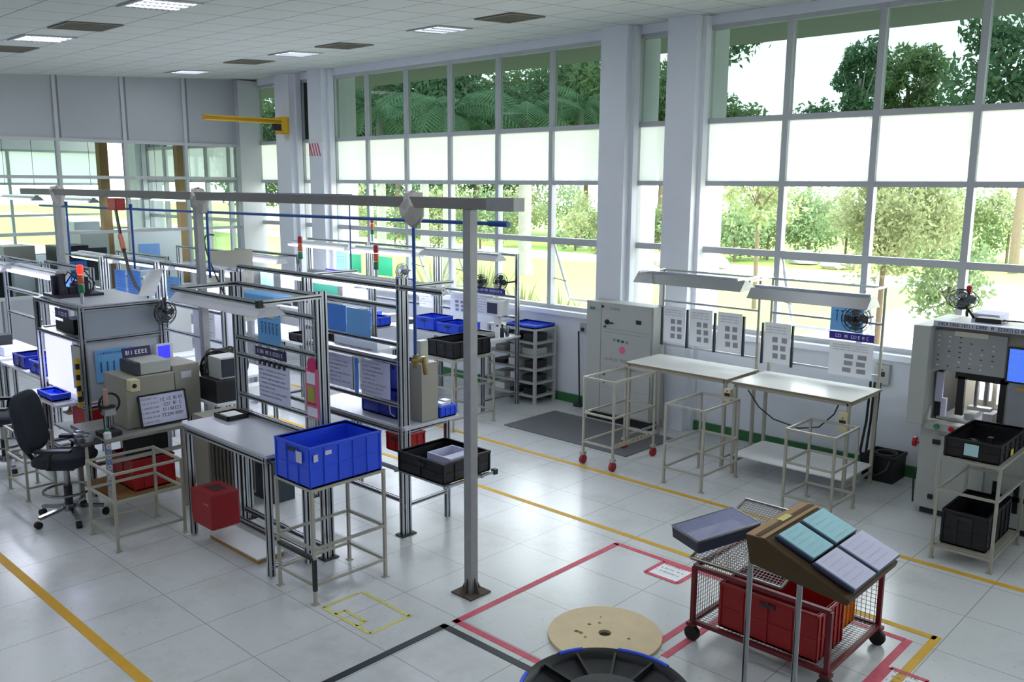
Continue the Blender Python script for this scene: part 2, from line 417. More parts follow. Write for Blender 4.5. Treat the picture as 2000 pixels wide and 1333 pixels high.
lf_dark = leafmat('dark_leaves', '4c6a52', '6f8a66'); lf_mid = leafmat('mid_leaves', '5f7a56', '889a6c')
lf_lite = leafmat('light_leaves', '7c8c5c', 'a2a67c'); lf_palm = leafmat('palm_leaves', '476650', '6c8c66')
def crown(name, parent, c, rad, n, leaf, mat, seed, squash=.8, clumps=26):
    r = random.Random(seed); vs = []; fs = []
    cl = []
    for _ in range(clumps):
        while True:
            p = Vector((r.uniform(-1,1), r.uniform(-1,1), r.uniform(-1,1)))
            if .25 < p.length < 1: break
        p = p*(rad*.78); p.z *= squash; cl.append((p, rad*r.uniform(.22, .42)))
    off = Vector(c)-world_loc(parent)
    for i in range(n):
        p0, cr = cl[r.randrange(clumps)]
        d = Vector((r.gauss(0,1), r.gauss(0,1), r.gauss(0,1))).normalized()
        p = p0+d*cr*r.random()**.35; p = p+off
        a = Vector((r.gauss(0,1), r.gauss(0,1), r.gauss(0,1)-.4)).normalized(); b = a.cross(Vector((r.gauss(0,1), r.gauss(0,1), r.gauss(0,1)))).normalized()
        s = leaf*r.uniform(.6, 1.4); k = len(vs)
        vs += [p-a*s, p+b*s*.4, p+a*s, p-b*s*.4]; fs.append((k, k+1, k+2, k+3))
    me = bpy.data.meshes.new(name); me.from_pydata([tuple(v) for v in vs], [], fs); me.materials.append(mat)
    o = bpy.data.objects.new(name, me); COL.objects.link(o); o.parent = parent
    return o
def tree(x, y, h, rad, n, leaf, mat, bark, label, seed, squash=.85, group=None, tr=.16, z0=-.03):
    T = thing('tree', label, 'tree', (x, y, z0), 0, group)
    r = random.Random(seed); mb = MB(); top = h-rad*squash
    mb.tube((x, y, z0), (x+r.uniform(-.1,.1), y, top), tr, 10, 0, tr*.6)
    for k in range(6):
        a = k*pi/3+r.random(); mb.tube((x, y, top*.75), (x+cos(a)*rad*.6, y+sin(a)*rad*.6, top+rad*.35*r.random()), tr*.4, 6, 0, tr*.12)
    mb.build('trunk', bark, T); crown('foliage', T, (x, y, top), rad, n, leaf, mat, seed, squash)
    return T
def palm(x, y, h, label, seed, group=None, tr=.26, nf=17, fl=2.6):
    T = thing('palm_tree', label, 'palm tree', (x, y, -.03), 0, group)
    mb = MB(); mb.lathe((x, y, -.03), [(tr*1.5, 0), (tr*1.15, .5), (tr, 1.2), (tr*1.05, h*.5), (tr*.75, h*.92), (tr*.5, h)], 14)
    mb.build('trunk', m_bark, T, smooth=True)
    r = random.Random(seed); f = MB()
    for k in range(nf):
        a = 2*pi*k/nf*1.0+r.random()*.4; el = r.uniform(-.2, 1.15); P = []; L = fl*r.uniform(.8, 1.15)
        for i in range(9):
            t = i/8; P.append(Vector((x+cos(a)*L*t*cos(el*.7), y+sin(a)*L*t*cos(el*.7), h+L*(t*sin(el)-.75*t*t))))
        f.path(P, .02, 4)
        for i in range(1, 9):
            for q in (0, .33, .66):
                p = P[i-1].lerp(P[i], q); d = (P[i]-P[i-1]).normalized(); s = d.cross(Vector((0,0,1))).normalized(); ll = .55*sin(pi*min(1, (i+q)/9.2))+.12
                for sg in (-1, 1):
                    e = p+s*sg*ll+d*.2-Vector((0,0,ll*.45)); f.quad([p-d*.035, p+d*.035, e])
    f.build('frond', lf_palm, T)
    return T
for i, (x, y, h, l) in enumerate([(21.0, 19.2, 5.0, 'thick white palm trunk on the lawn left of the broad white pillar'),
        (19.1, 24.1, 5.2, 'palm trunk behind the second tall window bay'), (18.6, 20.2, 4.9, 'palm standing close behind the fourth tall window'),
        (31.7, 25.6, 6.2, 'distant palm with thin pale trunk just left of the wide white pillar'), (22.8, 26.1, 5.6, 'pale trunked palm behind the third tall window')]):
    palm(x, y, h, l, 11+i, 'palms on the lawn', .20 if i == 0 else .16)
BT = [(29.4, 45.9, 10, 5.2, lf_dark), (30.0, 41.5, 10.5, 5.0, lf_mid), (30.5, 37.0, 9.6, 4.8, lf_dark), (34.9, 39.9, 10.8, 5.2, lf_mid), (34.0, 34.6, 10.4, 4.9, lf_dark),
      (38.7, 35.5, 10.6, 5.2, lf_mid), (39.0, 31.2, 11.4, 4.8, lf_dark), (37.3, 27.6, 9.6, 3.9, lf_mid)]
for i, (x, y, h, r_, lf) in enumerate(BT):
    tree(x, y, h, r_, 11000, .17, lf, m_bark2, 'dense tall tree forming the green wall behind the left windows', 40+i, .95, 'trees behind the left windows', .25)
tree(38.5, 25.8, 9.4, 3.0, 7000, .14, lf_mid, m_bark2, 'leafy tree seen through the narrow strip between the two white pillars', 61)
tree(41.2, 23.3, 7.4, 2.7, 7000, .14, lf_mid, m_bark2, 'round green tree low in the tinted pane right of the wide pillars', 62)
tree(33.5, 19.9, 11.2, 2.2, 1100, .18, lf_dark, m_bark, 'sparse drooping branches high in the tinted pane beside the pillar', 63, .8, None, .10)
tree(43.5, 20.2, 7.0, 1.9, 4500, .13, lf_dark, m_bark2, 'small dark tree against the sky in the second tinted pane', 64)
tree(45.2, 18.7, 11.0, 1.7, 3600, .14, lf_palm, m_bark, 'slender tall tree with a grey trunk rising to the roof edge', 65, 1.7, None, .16)
tree(50.0, 18.0, 10.4, 2.4, 7000, .14, lf_mid, m_bark2, 'rounded bright tree centred in the third tinted pane', 66, .95)
tree(52.1, 15.6, 7.8, 1.8, 4500, .13, lf_mid, m_bark2, 'lower green tree right of the rounded bright tree', 67)
tree(33.0, 8.0, 9.4, 3.0, 6000, .15, lf_dark, m_bark2, 'big feathery tree cut by the right edge of the view', 68)
tree(13.4, 5.0, 3.35, 1.05, 9000, .045, lf_lite, m_bark2, 'near leafy shrub tree outside with speckled light leaves', 69, .9, None, .05)
tree(14.2, 4.3, 2.3, .75, 1800, .055, lf_mid, m_bark2, 'drooping small tree beside the near speckled shrub tree', 70, 1.0, None, .035)
tree(18.8, 9.9, 4.2, 1.3, 1500, .09, lf_lite, m_bark2, 'thin young tree with bare branches on the lawn', 71, .9, None, .06)
hd = [(28.3,20.4,2.6),(28.3,18.8,2.9),(31,18.9,3.2),(30.2,16.8,3.0),(32,16.4,3.2),(32.2,14.8,2.8),(35.1,14.6,3.2),(35.2,13,3.1),(35.2,11.5,2.9),(37.3,10.7,3.2),(37.3,9.3,3.0),(37.5,7.0,3.0),
      (23.8,32.3,3.0),(24.8,30.4,2.9),(26.3,29.2,3.1),(27.6,27.9,2.9),(29.9,27.5,3.1),(30.2,24.6,3.0),(29.2,22.4,2.8)]
for i, (x, y, h) in enumerate(hd):
    T = thing('garden_shrub', 'bushy green shrub in the long row edging the lawn', 'shrub', (x, y, -.03), 0, 'shrubs along the lawn edge')
    MB().tube((x, y, -.03), (x, y, h*.4), .05, 6).build('stem', m_bark2, T)
    crown('foliage', T, (x, y, h*.48), h*.62, 3200, .085, (lf_lite, lf_mid)[i % 2], 90+i, .85, 16)
for i, (x, y) in enumerate([(25.4, 18.9), (26.0, 17.4), (30.4, 12.9), (31.3, 14.6), (27.2, 15.9)]):
    r = random.Random(i); pts = MB(); pts.lathe((x, y, -.03), [(.02, .5), (.3, .45), (.5, .28), (.55, .1), (.5, 0)], 9)
    pts.v = [(a+r.uniform(-.08,.08), b+r.uniform(-.08,.08), c+r.uniform(0,.06)) for a, b, c in pts.v]
    one('garden_boulder', pts, M('grey_stone', '8f8a86', .9, var=.2), 'grey boulder lying before the shrubs at the lawn edge', 'rock', 'boulders on the lawn')
for i, (x, y, h) in enumerate([(9.95, 11.2, 1.35), (10.0, 10.05, 1.3), (9.9, 9.1, 1.15), (9.95, 8.4, 1.05), (10.1, 12.4, 1.2), (9.9, 7.7, 1.0), (10.0, 6.8, 1.05)]):
    T = thing('spiky_plant', 'bright green plant with sword leaves growing close outside the glass', 'plant', (x, y, -.03), 0, 'plants against the outside of the windows')
    r = random.Random(i+5); f = MB()
    for k in range(34):
        a = r.uniform(0, 2*pi); t = r.uniform(.1, .5); L = 1.38*h*r.uniform(.75, 1.1); p = [Vector((x+cos(a)*t*L*s*s, y+sin(a)*t*L*s*s, -.03+L*(s-.12*s*s*s))) for s in (0, .35, .7, 1)]
        sd_ = Vector((-sin(a), cos(a), 0))*.035
        f.quad([p[0]-sd_*.6, p[0]+sd_*.6, p[1]+sd_, p[1]-sd_]); f.quad([p[1]-sd_, p[1]+sd_, p[2]+sd_*.8, p[2]-sd_*.8]); f.quad([p[2]-sd_*.8, p[2]+sd_*.8, p[3]])
    f.build('leaves', lf_lite, T)

# ================================================================== CEILING FITTINGS
def ceil_box(x, y, kind, label, group, s=.53):
    T = thing('ceiling_light' if kind == 'L' else 'air_vent', label, 'ceiling light' if kind == 'L' else 'vent', (x, y, cz(x)-.002), 0, group)
    k = .062
    def P(dx, dy, dz): return (x+dx, y+dy, cz(x)+k*dx+dz-.003)
    fr = MB(); a = s/2; b = a-.03
    for (u0, u1, v0, v1) in ((-a, a, -a, -b), (-a, a, b, a), (-a, -b, -b, b), (b, a, -b, b)):
        fr._a([P(u0,v0,-.012),P(u1,v0,-.012),P(u1,v1,-.012),P(u0,v1,-.012),P(u0,v0,0),P(u1,v0,0),P(u1,v1,0),P(u0,v1,0)], [(0,3,2,1),(4,5,6,7),(0,1,5,4),(1,2,6,5),(2,3,7,6),(3,0,4,7)], 0)
    fr.build('frame', m_frame if kind == 'L' else M('vent_brown', '77746a', .7), T)
    if kind == 'L':
        d = MB()
        for q in range(3):
            v = -b+(2*b)*(q+.5)/3; d.bar(P(-b, v, -.004), P(b, v, -.004), .07, .006)
        d.build('tube_lamp', m_tube2, T)
        l = MB()
        for q in range(1, 9): u = -b+2*b*q/9; l.bar(P(u, -b, -.01), P(u, b, -.01), .004, .012)
        l.build('louvre', m_alu, T)
        ld = bpy.data.lights.new('ceiling_lamp', 'AREA'); ld.shape = 'SQUARE'; ld.size = .5; ld.energy = 11 if x < 5 else 6; ld.color = (.90, .93, 1.0)
        lo = bpy.data.objects.new('ceiling_lamp', ld); COL.objects.link(lo); lo.location = (0, 0, -.03); lo.parent = T
    else:
        d = MB(); d.bar(P(-b, 0, -.002), P(b, 0, -.002), 2*b, .003); d.build('backing', M('vent_backing', '6a675e', .8), T)
        l = MB()
        for q in range(1, 8): l.bar(P(-b, -b+2*b*q/8, -.008), P(b, -b+2*b*q/8, -.008), .014, .008)
        l.build('slats', M('vent_brown', '77746a', .7), T)
    return T
for y, w_ in ((7.78, 'nearest the white pillars'), (10.68, 'above the middle of the window wall'), (13.68, 'farthest, near the partition')): ceil_box(7.05, y, 'L', 'square ceiling light in the window side row, '+w_, 'ceiling lights')
ceil_box(3.75, 7.72, 'L', 'bright square ceiling light cut by the top edge of the view', 'ceiling lights')
ceil_box(3.75, 10.48, 'L', 'louvred ceiling light in the left row between two vents', 'ceiling lights')
for x, y in ((7.05, 4.7), (7.05, 1.8), (3.75, 4.7), (3.75, 1.8), (.5, 7.7), (.5, 10.5), (.5, 4.7), (.5, 1.8), (.5, 13.4), (3.75, 13.4), (5.5, 17.2), (7.5, 19.0), (3.0, 18.0)):
    ceil_box(x, y, 'L', 'square louvred ceiling light out of the main view', 'ceiling lights outside the view')
for y, w_ in ((6.68, 'largest, right beside the pillar'), (9.58, 'between two lights over the windows'), (11.87, 'smallest of the window side row')): ceil_box(7.05, y, 'V', 'brown square ceiling vent '+w_, 'ceiling vents')
ceil_box(3.75, 9.33, 'V', 'brown ceiling vent right of the left louvred light', 'ceiling vents'); ceil_box(3.75, 11.6, 'V', 'brown ceiling vent at the left edge of the view', 'ceiling vents')

# ================================================================== FLOOR MARKINGS
def tape(name, segs, mat, label, w_=.05):
    mb = MB()
    for (a, b) in segs: mb.bar((a[0], a[1], .0012), (b[0], b[1], .0012), w_, .0018)
    return one(name, mb, mat, label, 'floor marking')
tape('floor_tape', [((6.85, -2), (6.85, 12.5))], m_yel, 'long yellow floor line running in front of the window benches', .06)
tape('floor_tape', [((5.70, 1.6), (5.70, 9.5)), ((5.73, 1.6), (4.2, 1.6))], m_yel, 'yellow floor line along the aisle turning behind the red cage cart', .055)
tape('floor_tape', [((1.97, 0), (1.97, 8.6))], M('yellow_line', 'd9a520', .6, var=.12), 'yellow floor line crossing the lower left corner', .065)
tape('floor_tape', [((3.70, 3.99), (5.50, 3.99)), ((5.50, 4.01), (5.50, 2.86)), ((3.72, 4.01), (3.72, 2.86)), ((3.72, 2.86), (5.5, 2.86))], m_redt, 'red tape square on the floor around the plywood disc')
tape('floor_tape', [((4.3, 2.74), (5.54, 2.74)), ((5.54, 2.76), (5.54, 1.74)), ((5.56, 1.72), (4.2, 1.72))], m_redt, 'red tape square on the floor under the cage cart')
tape('floor_tape', [((3.64, 4.0), (1.6, 4.0)), ((3.62, 4.02), (3.62, 2.7))], m_blkt, 'black tape corner on the floor beside the red square', .055)
tape('floor_tape', [((3.22, 4.79), (3.52, 4.79)), ((3.22, 4.27), (3.57, 4.27)), ((3.22, 4.27), (3.22, 4.79)), ((3.55, 4.27), (3.55, 4.79)), ((3.3, 4.42), (3.3, 4.65)), ((3.22, 4.42), (3.3, 4.42)), ((3.22, 4.65), (3.3, 4.65))], m_yelp, 'faded yellow tape square with a small label box', .028)
def label_box(x0, x1, y0, y1, label):
    T = thing('floor_label', label, 'floor label', (x0, y0, 0)); c = MB()
    for a, b in (((x0,y0),(x1,y0)), ((x1,y0),(x1,y1)), ((x1,y1),(x0,y1)), ((x0,y1),(x0,y0))): c.bar(a+(.0022,), b+(.0022,), .035, .002)
    c.build('border', m_redt, T); B(x0+.015, x1-.015, y0+.015, y1-.015, .001, .002).build('card', m_paper, T)
    g = MB()
    for k in range(3): glyphs(g, (x1-.04-.06*k, y1-.03, .0024), (0,-1,0), (1,0,0), abs(y1-y0)-.08, .022, seed=k)
    g.build('print', m_ink, T)
label_box(5.22, 5.47, 3.24, 3.52, 'white floor label framed in red tape inside the disc square')
label_box(4.86, 5.14, 1.46, 1.68, 'white floor label framed in red tape at the bottom of the view')
one('floor_mat', MB().bx(7.42, 8.36, 5.3, 7.1, 0, .012), m_mat, 'dark grey rubber mat in front of the electrical cabinet', 'mat', bevel=.004)

# ================================================================== OVERHEAD FRAME AND PIPES
T = thing('overhead_gantry', 'long grey overhead beam carried on square posts above the workstations', 'gantry', (4.08, 4.22, 0))
g = MB(); g.bx(4.04, 4.12, 3.85, 12.5, 2.70, 2.775); g.build('beam', m_beam, T, bevel=.004)
MB().bx(4.03, 4.13, 3.78, 4.02, 2.695, 2.78).build('beam_end_sleeve', m_post, T)
for y in (4.22, 7.9, 11.4):
    p = MB().bx(4.045, 4.115, y-.035, y+.035, .01, 2.70).build('post', m_post, T, bevel=.004)
    q = MB().bx(3.98, 4.18, y-.10, y+.10, 0, .012)
    for sx, sy in ((1,0),(-1,0),(0,1),(0,-1)): q.prism([(4.08+sx*.035+sy*.004, y+sy*.035+sx*.004, .012), (4.08+sx*.09+sy*.004, y+sy*.09+sx*.004, .012), (4.08+sx*.035+sy*.004, y+sy*.035+sx*.004, .12)], (-.008*sy, -.008*sx, 0))
    q.build('base_plate', M('rusty_plate', '5c5048', .8, var=.3), T)
for y in (4.82, 7.9, 11.4):
    r = random.Random(int(y*10)); mb = MB()
    mb.lathe((4.10, y, 2.70), [(.0, -.13), (.05, -.11), (.075, -.05), (.085, .0), (.08, .05), (.06, .09), (.0, .11)], 12)
    mb.v = [(a+r.uniform(-.018,.018), b+r.uniform(-.018,.018), c+r.uniform(-.018,.018)) for a, b, c in mb.v]
    one('taped_joint', mb, M('wrapping_grey', 'bdb9b6', .9, var=.2, bump=.5), {4.82: 'wrapped clamp lump on the beam nearest the front post', 7.9: 'wrapped clamp lump on the beam at the middle post', 11.4: 'wrapped clamp lump on the beam at the far post'}[y], 'clamp', 'wrapped clamps on the beam')
T = thing('air_pipe', 'blue compressed air pipe under the beam with vertical drops', 'pipe', (4.3, 4.2, 2.6))
MB().tube((4.3, 4.12, 2.60), (4.3, 12.6, 2.55), .014).build('main_pipe', m_pipe, T, smooth=True)
MB().tube((4.3, 4.08, 2.60), (4.3, 4.26, 2.60), .021).build('end_cap', m_pipe, T, smooth=True)
for y, z in ((5.05, 1.58), (8.15, 1.93), (9.85, 1.9), (11.7, 1.95), (11.95, 1.95)):
    MB().tube((4.3, y, 2.59), (4.3, y, z), .013).build('drop_pipe', m_pipe, T, smooth=True)
    if y < 6:
        v = MB(); v.tube((4.3, y, z), (4.3, y, z-.10), .022, 10); v.tube((4.26, y, z-.04), (4.36, y-.02, z-.04), .016, 8); v.tube((4.36, y-.02, z-.02), (4.38, y-.03, z-.16), .02, 8)
        v.build('regulator_valve', M('brass', '8d7a4a', .4, .7), T, smooth=True)
    MB().tube((4.3, y, 2.56), (4.3, y, 2.62), .02).build('tee_fitting', m_pipe, T, smooth=True)
h = MB(); h.path([(4.36+.02*sin(t*1.3), 8.15+.22*sin(t), 2.35-.36*t/pi*1.0+.12*sin(t)) for t in [i*pi/14 for i in range(20)]], .008)
one('air_hose', h, m_black, 'black looped air hose hanging by the middle post', 'hose')
T = thing('air_pipe', 'thin blue pipe high in front of the window mullions', 'pipe', (6.6, 8.9, 2.72))
MB().tube((6.6, 8.9, 2.72), (6.6, 15-.2, 2.70), .010).build('main_pipe', m_pipe, T, smooth=True); MB().tube((6.6, 8.95, 2.72), (6.6, 8.95, 1.4), .008).build('drop_pipe', m_pipe, T, smooth=True)
h = MB(); h.path([(4.08, 9.75, 2.68), (4.0, 9.5, 2.45), (3.9, 9.2, 2.25), (3.82, 8.9, 2.0), (3.75, 8.6, 1.86), (3.7, 8.3, 1.80)], .016)
T = thing('tool_hose', 'black hose with red clamp hanging slanted from the beam', 'hose', (4.08, 9.75, 2.68)); h.build('hose', m_black, T, smooth=True)
MB().bx(4.03, 4.14, 9.6, 9.82, 2.56, 2.69).build('hose_bracket', m_redp, T, bevel=.01); MB().tube((3.93, 9.3, 2.31), (3.87, 9.1, 2.18), .026).build('grip', M('salmon', 'c9705a', .5), T, smooth=True)
T = thing('jib_crane', 'yellow swing arm crane mounted on the far white pillar', 'crane', (8.45, 13.45, 3.85))
a = MB(); a.bar((8.42, 13.3, 3.90), (7.05, 13.3, 3.90), .10, .02); a.bar((8.42, 13.3, 3.84), (7.05, 13.3, 3.84), .10, .02); a.bar((8.42, 13.3, 3.87), (7.05, 13.3, 3.87), .02, .06); a.build('arm', m_yelpaint, T)
MB().tube((8.50, 13.3, 3.70), (8.50, 13.3, 3.95), .09, 16).build('pivot', m_yelpaint, T, smooth=True); MB().bx(8.52, 8.69, 13.44, 13.6, 3.68, 3.96).build('wall_bracket', m_yelpaint, T)
MB().bx(8.30, 8.42, 13.25, 13.36, 3.72, 3.83).build('hoist_block', m_dark, T, bevel=.01)
T = thing('hazard_sign', 'red and white striped warning board on the far pillar', 'sign', (8.69, 12.66, 3.4))
B(8.672, 8.69, 12.48, 12.84, 3.29, 3.52).build('board', m_wt, T); s = MB()
for k in range(5):
    y = 12.50+k*.075; s.prism([(8.671, y, 3.30), (8.671, y+.035, 3.30), (8.671, min(12.84, y+.11), 3.51), (8.671, min(12.805, y+.075), 3.51)], (-.001, 0, 0))
s.build('stripes', m_redt, T)

# ================================================================== COMMON BUILDERS
def crate(x0, x1, y0, y1, z0, z1, mat, label, group=None, ribs=4, name='plastic_crate', lab=None, cat='crate'):
    T = thing(name, label, cat, ((x0+x1)/2, (y0+y1)/2, z0), 0, group); t = .012
    s = MB(); s.bx(x0, x1, y0, y1, z0, z0+t)
    s.bx(x0, x0+t, y0, y1, z0, z1); s.bx(x1-t, x1, y0, y1, z0, z1); s.bx(x0+t, x1-t, y0, y0+t, z0, z1); s.bx(x0+t, x1-t, y1-t, y1, z0, z1)
    r = MB(); e = .008
    for (a, b, c, d) in ((x0-e, x1+e, y0-e, y0+t), (x0-e, x1+e, y1-t, y1+e), (x0-e, x0+t, y0+t, y1-t), (x1-t, x1+e, y0+t, y1-t)): r.bx(a, b, c, d, z1-.02, z1)
    r.build('rim', mat, T, bevel=.003)
    b = s; n = ribs
    for k in range(n+1):
        x = x0+(x1-x0)*k/n; x = min(max(x, x0+.006), x1-.006); b.bx(x-.006, x+.006, y0-e, y0, z0+.01, z1-.02); b.bx(x-.006, x+.006, y1, y1+e, z0+.01, z1-.02)
    m_ = max(2, int(n*.7))
    for k in range(m_+1):
        y = y0+(y1-y0)*k/m_; y = min(max(y, y0+.006), y1-.006); b.bx(x0-e, x0, y-.006, y+.006, z0+.01, z1-.02); b.bx(x1, x1+e, y-.006, y+.006, z0+.01, z1-.02)
    b.bx(x0-e*.6, x1+e*.6, y0-e*.6, y0, z0+(z1-z0)*.45, z0+(z1-z0)*.45+.008); b.bx(x0-e*.6, x0, y0, y1, z0+(z1-z0)*.45, z0+(z1-z0)*.45+.008)
    b.build('shell', mat, T)
    hz = z1-.06
    if z1-z0 > .12:
        hm = MB(); yc = (y0+y1)/2; hm.bx(x0-e-.001, x0-e, yc-.05, yc+.05, hz, hz+.025); hm.build('handle_slot', m_dark, T)
    return T
def stand(x0, x1, y0, y1, z1, label, levels=(.62, .2), r=.0105, mat=None, group=None, name='tube_stand', top=None, feet=True, square=True, dark=False):
    mat = mat or m_steel
    T = thing(name, label, 'stand', ((x0+x1)/2, (y0+y1)/2, 0), 0, group); cs = [(x0,y0),(x1,y0),(x1,y1),(x0,y1)]
    for (x, y) in cs:
        l = MB().bar((x,y,0), (x,y,z1), 2*r); 
        if feet: l.bx(x-.022, x+.022, y-.022, y+.022, 0, .006)
        l.build('leg', mat, T)
    for z in (z1-r,)+tuple(levels):
        for i in range(4):
            a, b = cs[i], cs[(i+1) % 4]; MB().bar(a+(z,), b+(z,), 2*r*.9).build('rail', mat, T)
    if dark:
        MB().bar((x0,y1,.33), (x0,y0,.33), 2*r+.004).build('taped_rail', m_black, T); MB().bar((x0,y0,.33), (x0,y0,.10), 2*r+.004).build('taped_leg', m_black, T)
    if top: B(x0-.01, x1+.01, y0-.01, y1+.01, z1, z1+.012).build('shelf', top, T)
    return T
def sheetX(x, y0, y1, z0, z1, mat, label, cat='sheet', name='hanging_sheet', bars=True, content='text', border=None, group=None, side=-1):
    """flat board facing -X (side=-1)"""
    T = thing(name, label, cat, (x, (y0+y1)/2, z0), 0, group); t = .003
    xf = x-.0012 if side < 0 else x+t+.0012; g = GB(); page = B(x, x+t, y0, y1, z0, z1); W_, H_ = y1-y0, z1-z0; rr = random.Random(int(abs(y0*977+z0*131)))
    if content == 'photos':
        for k in range(3): glyphs(g, (xf, y1-.03*W_-.05*W_, z1-H_*(.12+.07*k)), (0,-1,0), (0,0,1), W_*.8, H_*.028, seed=k+3)
        for a in range(3):
            for b in range(2):
                yy = y1-W_*(.34+.30*b)+rr.uniform(-.01,.01); zz = z0+H_*(.12+.2*a); g.quad([(xf,yy,zz),(xf,yy-W_*.2,zz),(xf,yy-W_*.2,zz+H_*.13),(xf,yy,zz+H_*.13)])
    elif content == 'text':
        for k in range(int(H_/.035)): 
            z = z1-.03-k*.035
            if z > z0+.01: glyphs(g, (xf, y1-.02, z), (0,-1,0), (0,0,1), (W_-.04)*rr.uniform(.5, 1), .012, seed=k+11)
    elif content == 'figures':
        for k in range(5):
            yy = y1-W_*(.18+.16*k); zz = z0+H_*.35; g.quad([(xf,yy,zz),(xf,yy-.012,zz),(xf,yy-.012,zz+H_*.3),(xf,yy,zz+H_*.3)]); g.quad([(xf,yy+.008,zz+H_*.34),(xf,yy-.02,zz+H_*.34),(xf,yy-.02,zz+H_*.4),(xf,yy+.008,zz+H_*.4)])
        glyphs(g, (xf, y1-.03, z1-H_*.14), (0,-1,0), (0,0,1), W_*.6, H_*.05, seed=9)
    elif content == 'title': glyphs(g, (xf, y1-W_*.08, z0+H_*.3), (0,-1,0), (0,0,1), W_*.84, H_*.4, seed=int(y0*10))
    page._a(g.v, g.f, 1); page.build('page', [mat, (m_wt if content == 'title' else M('print_blue', '2a5f9e', .7) if content == 'figures' else M('faint_grey_print', '9a98a2', .8) if content == 'photos' else m_ink)], T)
    if border:
        b = MB()
        for (a, c, d, e) in ((y0-.012, y0, z0-.012, z1+.012), (y1, y1+.012, z0-.012, z1+.012), (y0, y1, z1, z1+.012), (y0, y1, z0-.012, z0)): b.bx(x-.006, x+.008, a, c, d, e)
        b.build('border', border, T)
    return T
def sheetY(y, x0, x1, z0, z1, mat, label, cat='sheet', name='hanging_sheet', content='text', tilt=0.0, border=None):
    T = thing(name, label, cat, ((x0+x1)/2, y, z0)); H_ = z1-z0; W_ = x1-x0
    def P(x, z, d=0): return (x, y+tilt*(z-z0)/H_+d, z)
    b = MB(); b.prism([P(x0,z0), P(x1,z0), P(x1,z1), P(x0,z1)], (0, .004, 0)); page = b; g = GB()
    v = Vector((0, tilt, H_)).normalized()
    if content == 'text':
        for k in range(int(H_/.04)): glyphs(g, P(x0+.02, z1-.04-.04*k, -.002), (1,0,0), v, W_*.35, .012, seed=k); 
        for k in range(4): glyphs(g, P(x0+W_*.45, z1-.07-H_*.17*k, -.002), (1,0,0), v, W_*.48, .028, seed=k+30)
    elif content == 'title': glyphs(g, P(x0+.03, z0+H_*.3, -.002), (1,0,0), v, W_-.06, H_*.42, seed=4)
    elif content == 'figures':
        for k in range(5): xx = x0+W_*(.12+.17*k); g.quad([P(xx, z0+H_*.3, -.002), P(xx+.014, z0+H_*.3, -.002), P(xx+.014, z0+H_*.62, -.002), P(xx, z0+H_*.62, -.002)])
        glyphs(g, P(x0+.02, z1-H_*.15, -.002), (1,0,0), v, W_*.8, H_*.06, seed=2)
    page._a(g.v, g.f, 1); page.build('page', [mat, m_wt if content == 'title' else M('print_blue', '2a5f9e', .7) if content == 'figures' else m_ink], T)
    if border:
        b = MB()
        for p, q in ((P(x0,z0),P(x1,z0)), (P(x1,z0),P(x1,z1)), (P(x1,z1),P(x0,z1)), (P(x0,z1),P(x0,z0))): b.bar(p, q, .016, .012)
        b.build('border', border, T)
    return T
def fan(c, R, label, ry=0, rz=0, mat=None, group=None, base=None):
    mat = mat or m_black; T = thing('wall_fan', label, 'fan', c, rz, group); rot = Matrix.Rotation(ry, 4, 'Y')
    g = MB()
    for (rr, dz) in ((R, 0), (R*.8, .025), (R*.55, .04), (R*.3, .045), (R*.8, -.025), (R*.5, -.04)): g.torus((0,0,dz), rr, .0035, 24, 5)
    for k in range(14):
        a = 2*pi*k/14; g.path([(R*cos(a),R*sin(a),0), (R*.8*cos(a),R*.8*sin(a),.025), (R*.3*cos(a),R*.3*sin(a),.045)], .002, 4); g.path([(R*cos(a),R*sin(a),0), (R*.8*cos(a),R*.8*sin(a),-.025), (R*.3*cos(a),R*.3*sin(a),-.043)], .002, 4)
    g.v = [tuple(rot @ Vector(v)) for v in g.v]; g.build('cage', mat, T, local=True)
    b = MB()
    for k in range(4):
        a = pi/2*k; u = Vector((cos(a), sin(a), 0)); w_ = Vector((-sin(a), cos(a), 0)); b.quad([u*.02-w_*.02+Vector((0,0,-.01)), u*R*.7-w_*R*.30+Vector((0,0,-.012)), u*R*.85+w_*R*.1+Vector((0,0,.01)), u*R*.5+w_*R*.34+Vector((0,0,.014)), u*.02+w_*.02+Vector((0,0,.01))])
    b.v = [tuple(rot @ Vector(v)) for v in b.v]; b.build('blade', M('blade_grey', '5c6470', .4), T, local=True)
    m_ = MB(); m_.lathe((0,0,-.10), [(.02,0),(.04,.01),(.042,.05),(.03,.09)], 14); m_.v = [tuple(rot @ Vector(v)) for v in m_.v]; m_.build('motor', mat, T, smooth=True, local=True)
    if base: MB().path([Vector((0,0,0)), Vector(base)*.5+Vector((0,0,-.01)), Vector(base)], .011, 8).build('bracket', mat, T, local=True)
    return T
def tower(x, y, z, label, lit=False, s=1.0):
    T = thing('signal_tower', label, 'signal light', (x, y, z), 0, 'signal towers'); r = .026*s
    MB().tube((x,y,z), (x,y,z+.10*s), .016*s, 10).build('pole', m_alu, T, smooth=True)
    for k, (n, m_) in enumerate((('green_lamp', m_glens), ('amber_lamp', m_amber), ('red_lamp', m_redl if lit else m_redlens))):
        q = MB(); z0 = z+.10*s+k*.085*s; q.lathe((x,y,z0), [(r,0),(r*1.05,.01*s),(r*1.05,.07*s),(r,.08*s)]+([(.005,.085*s)] if k == 2 else []), 16); q.build(n, m_, T, smooth=True)
    return T
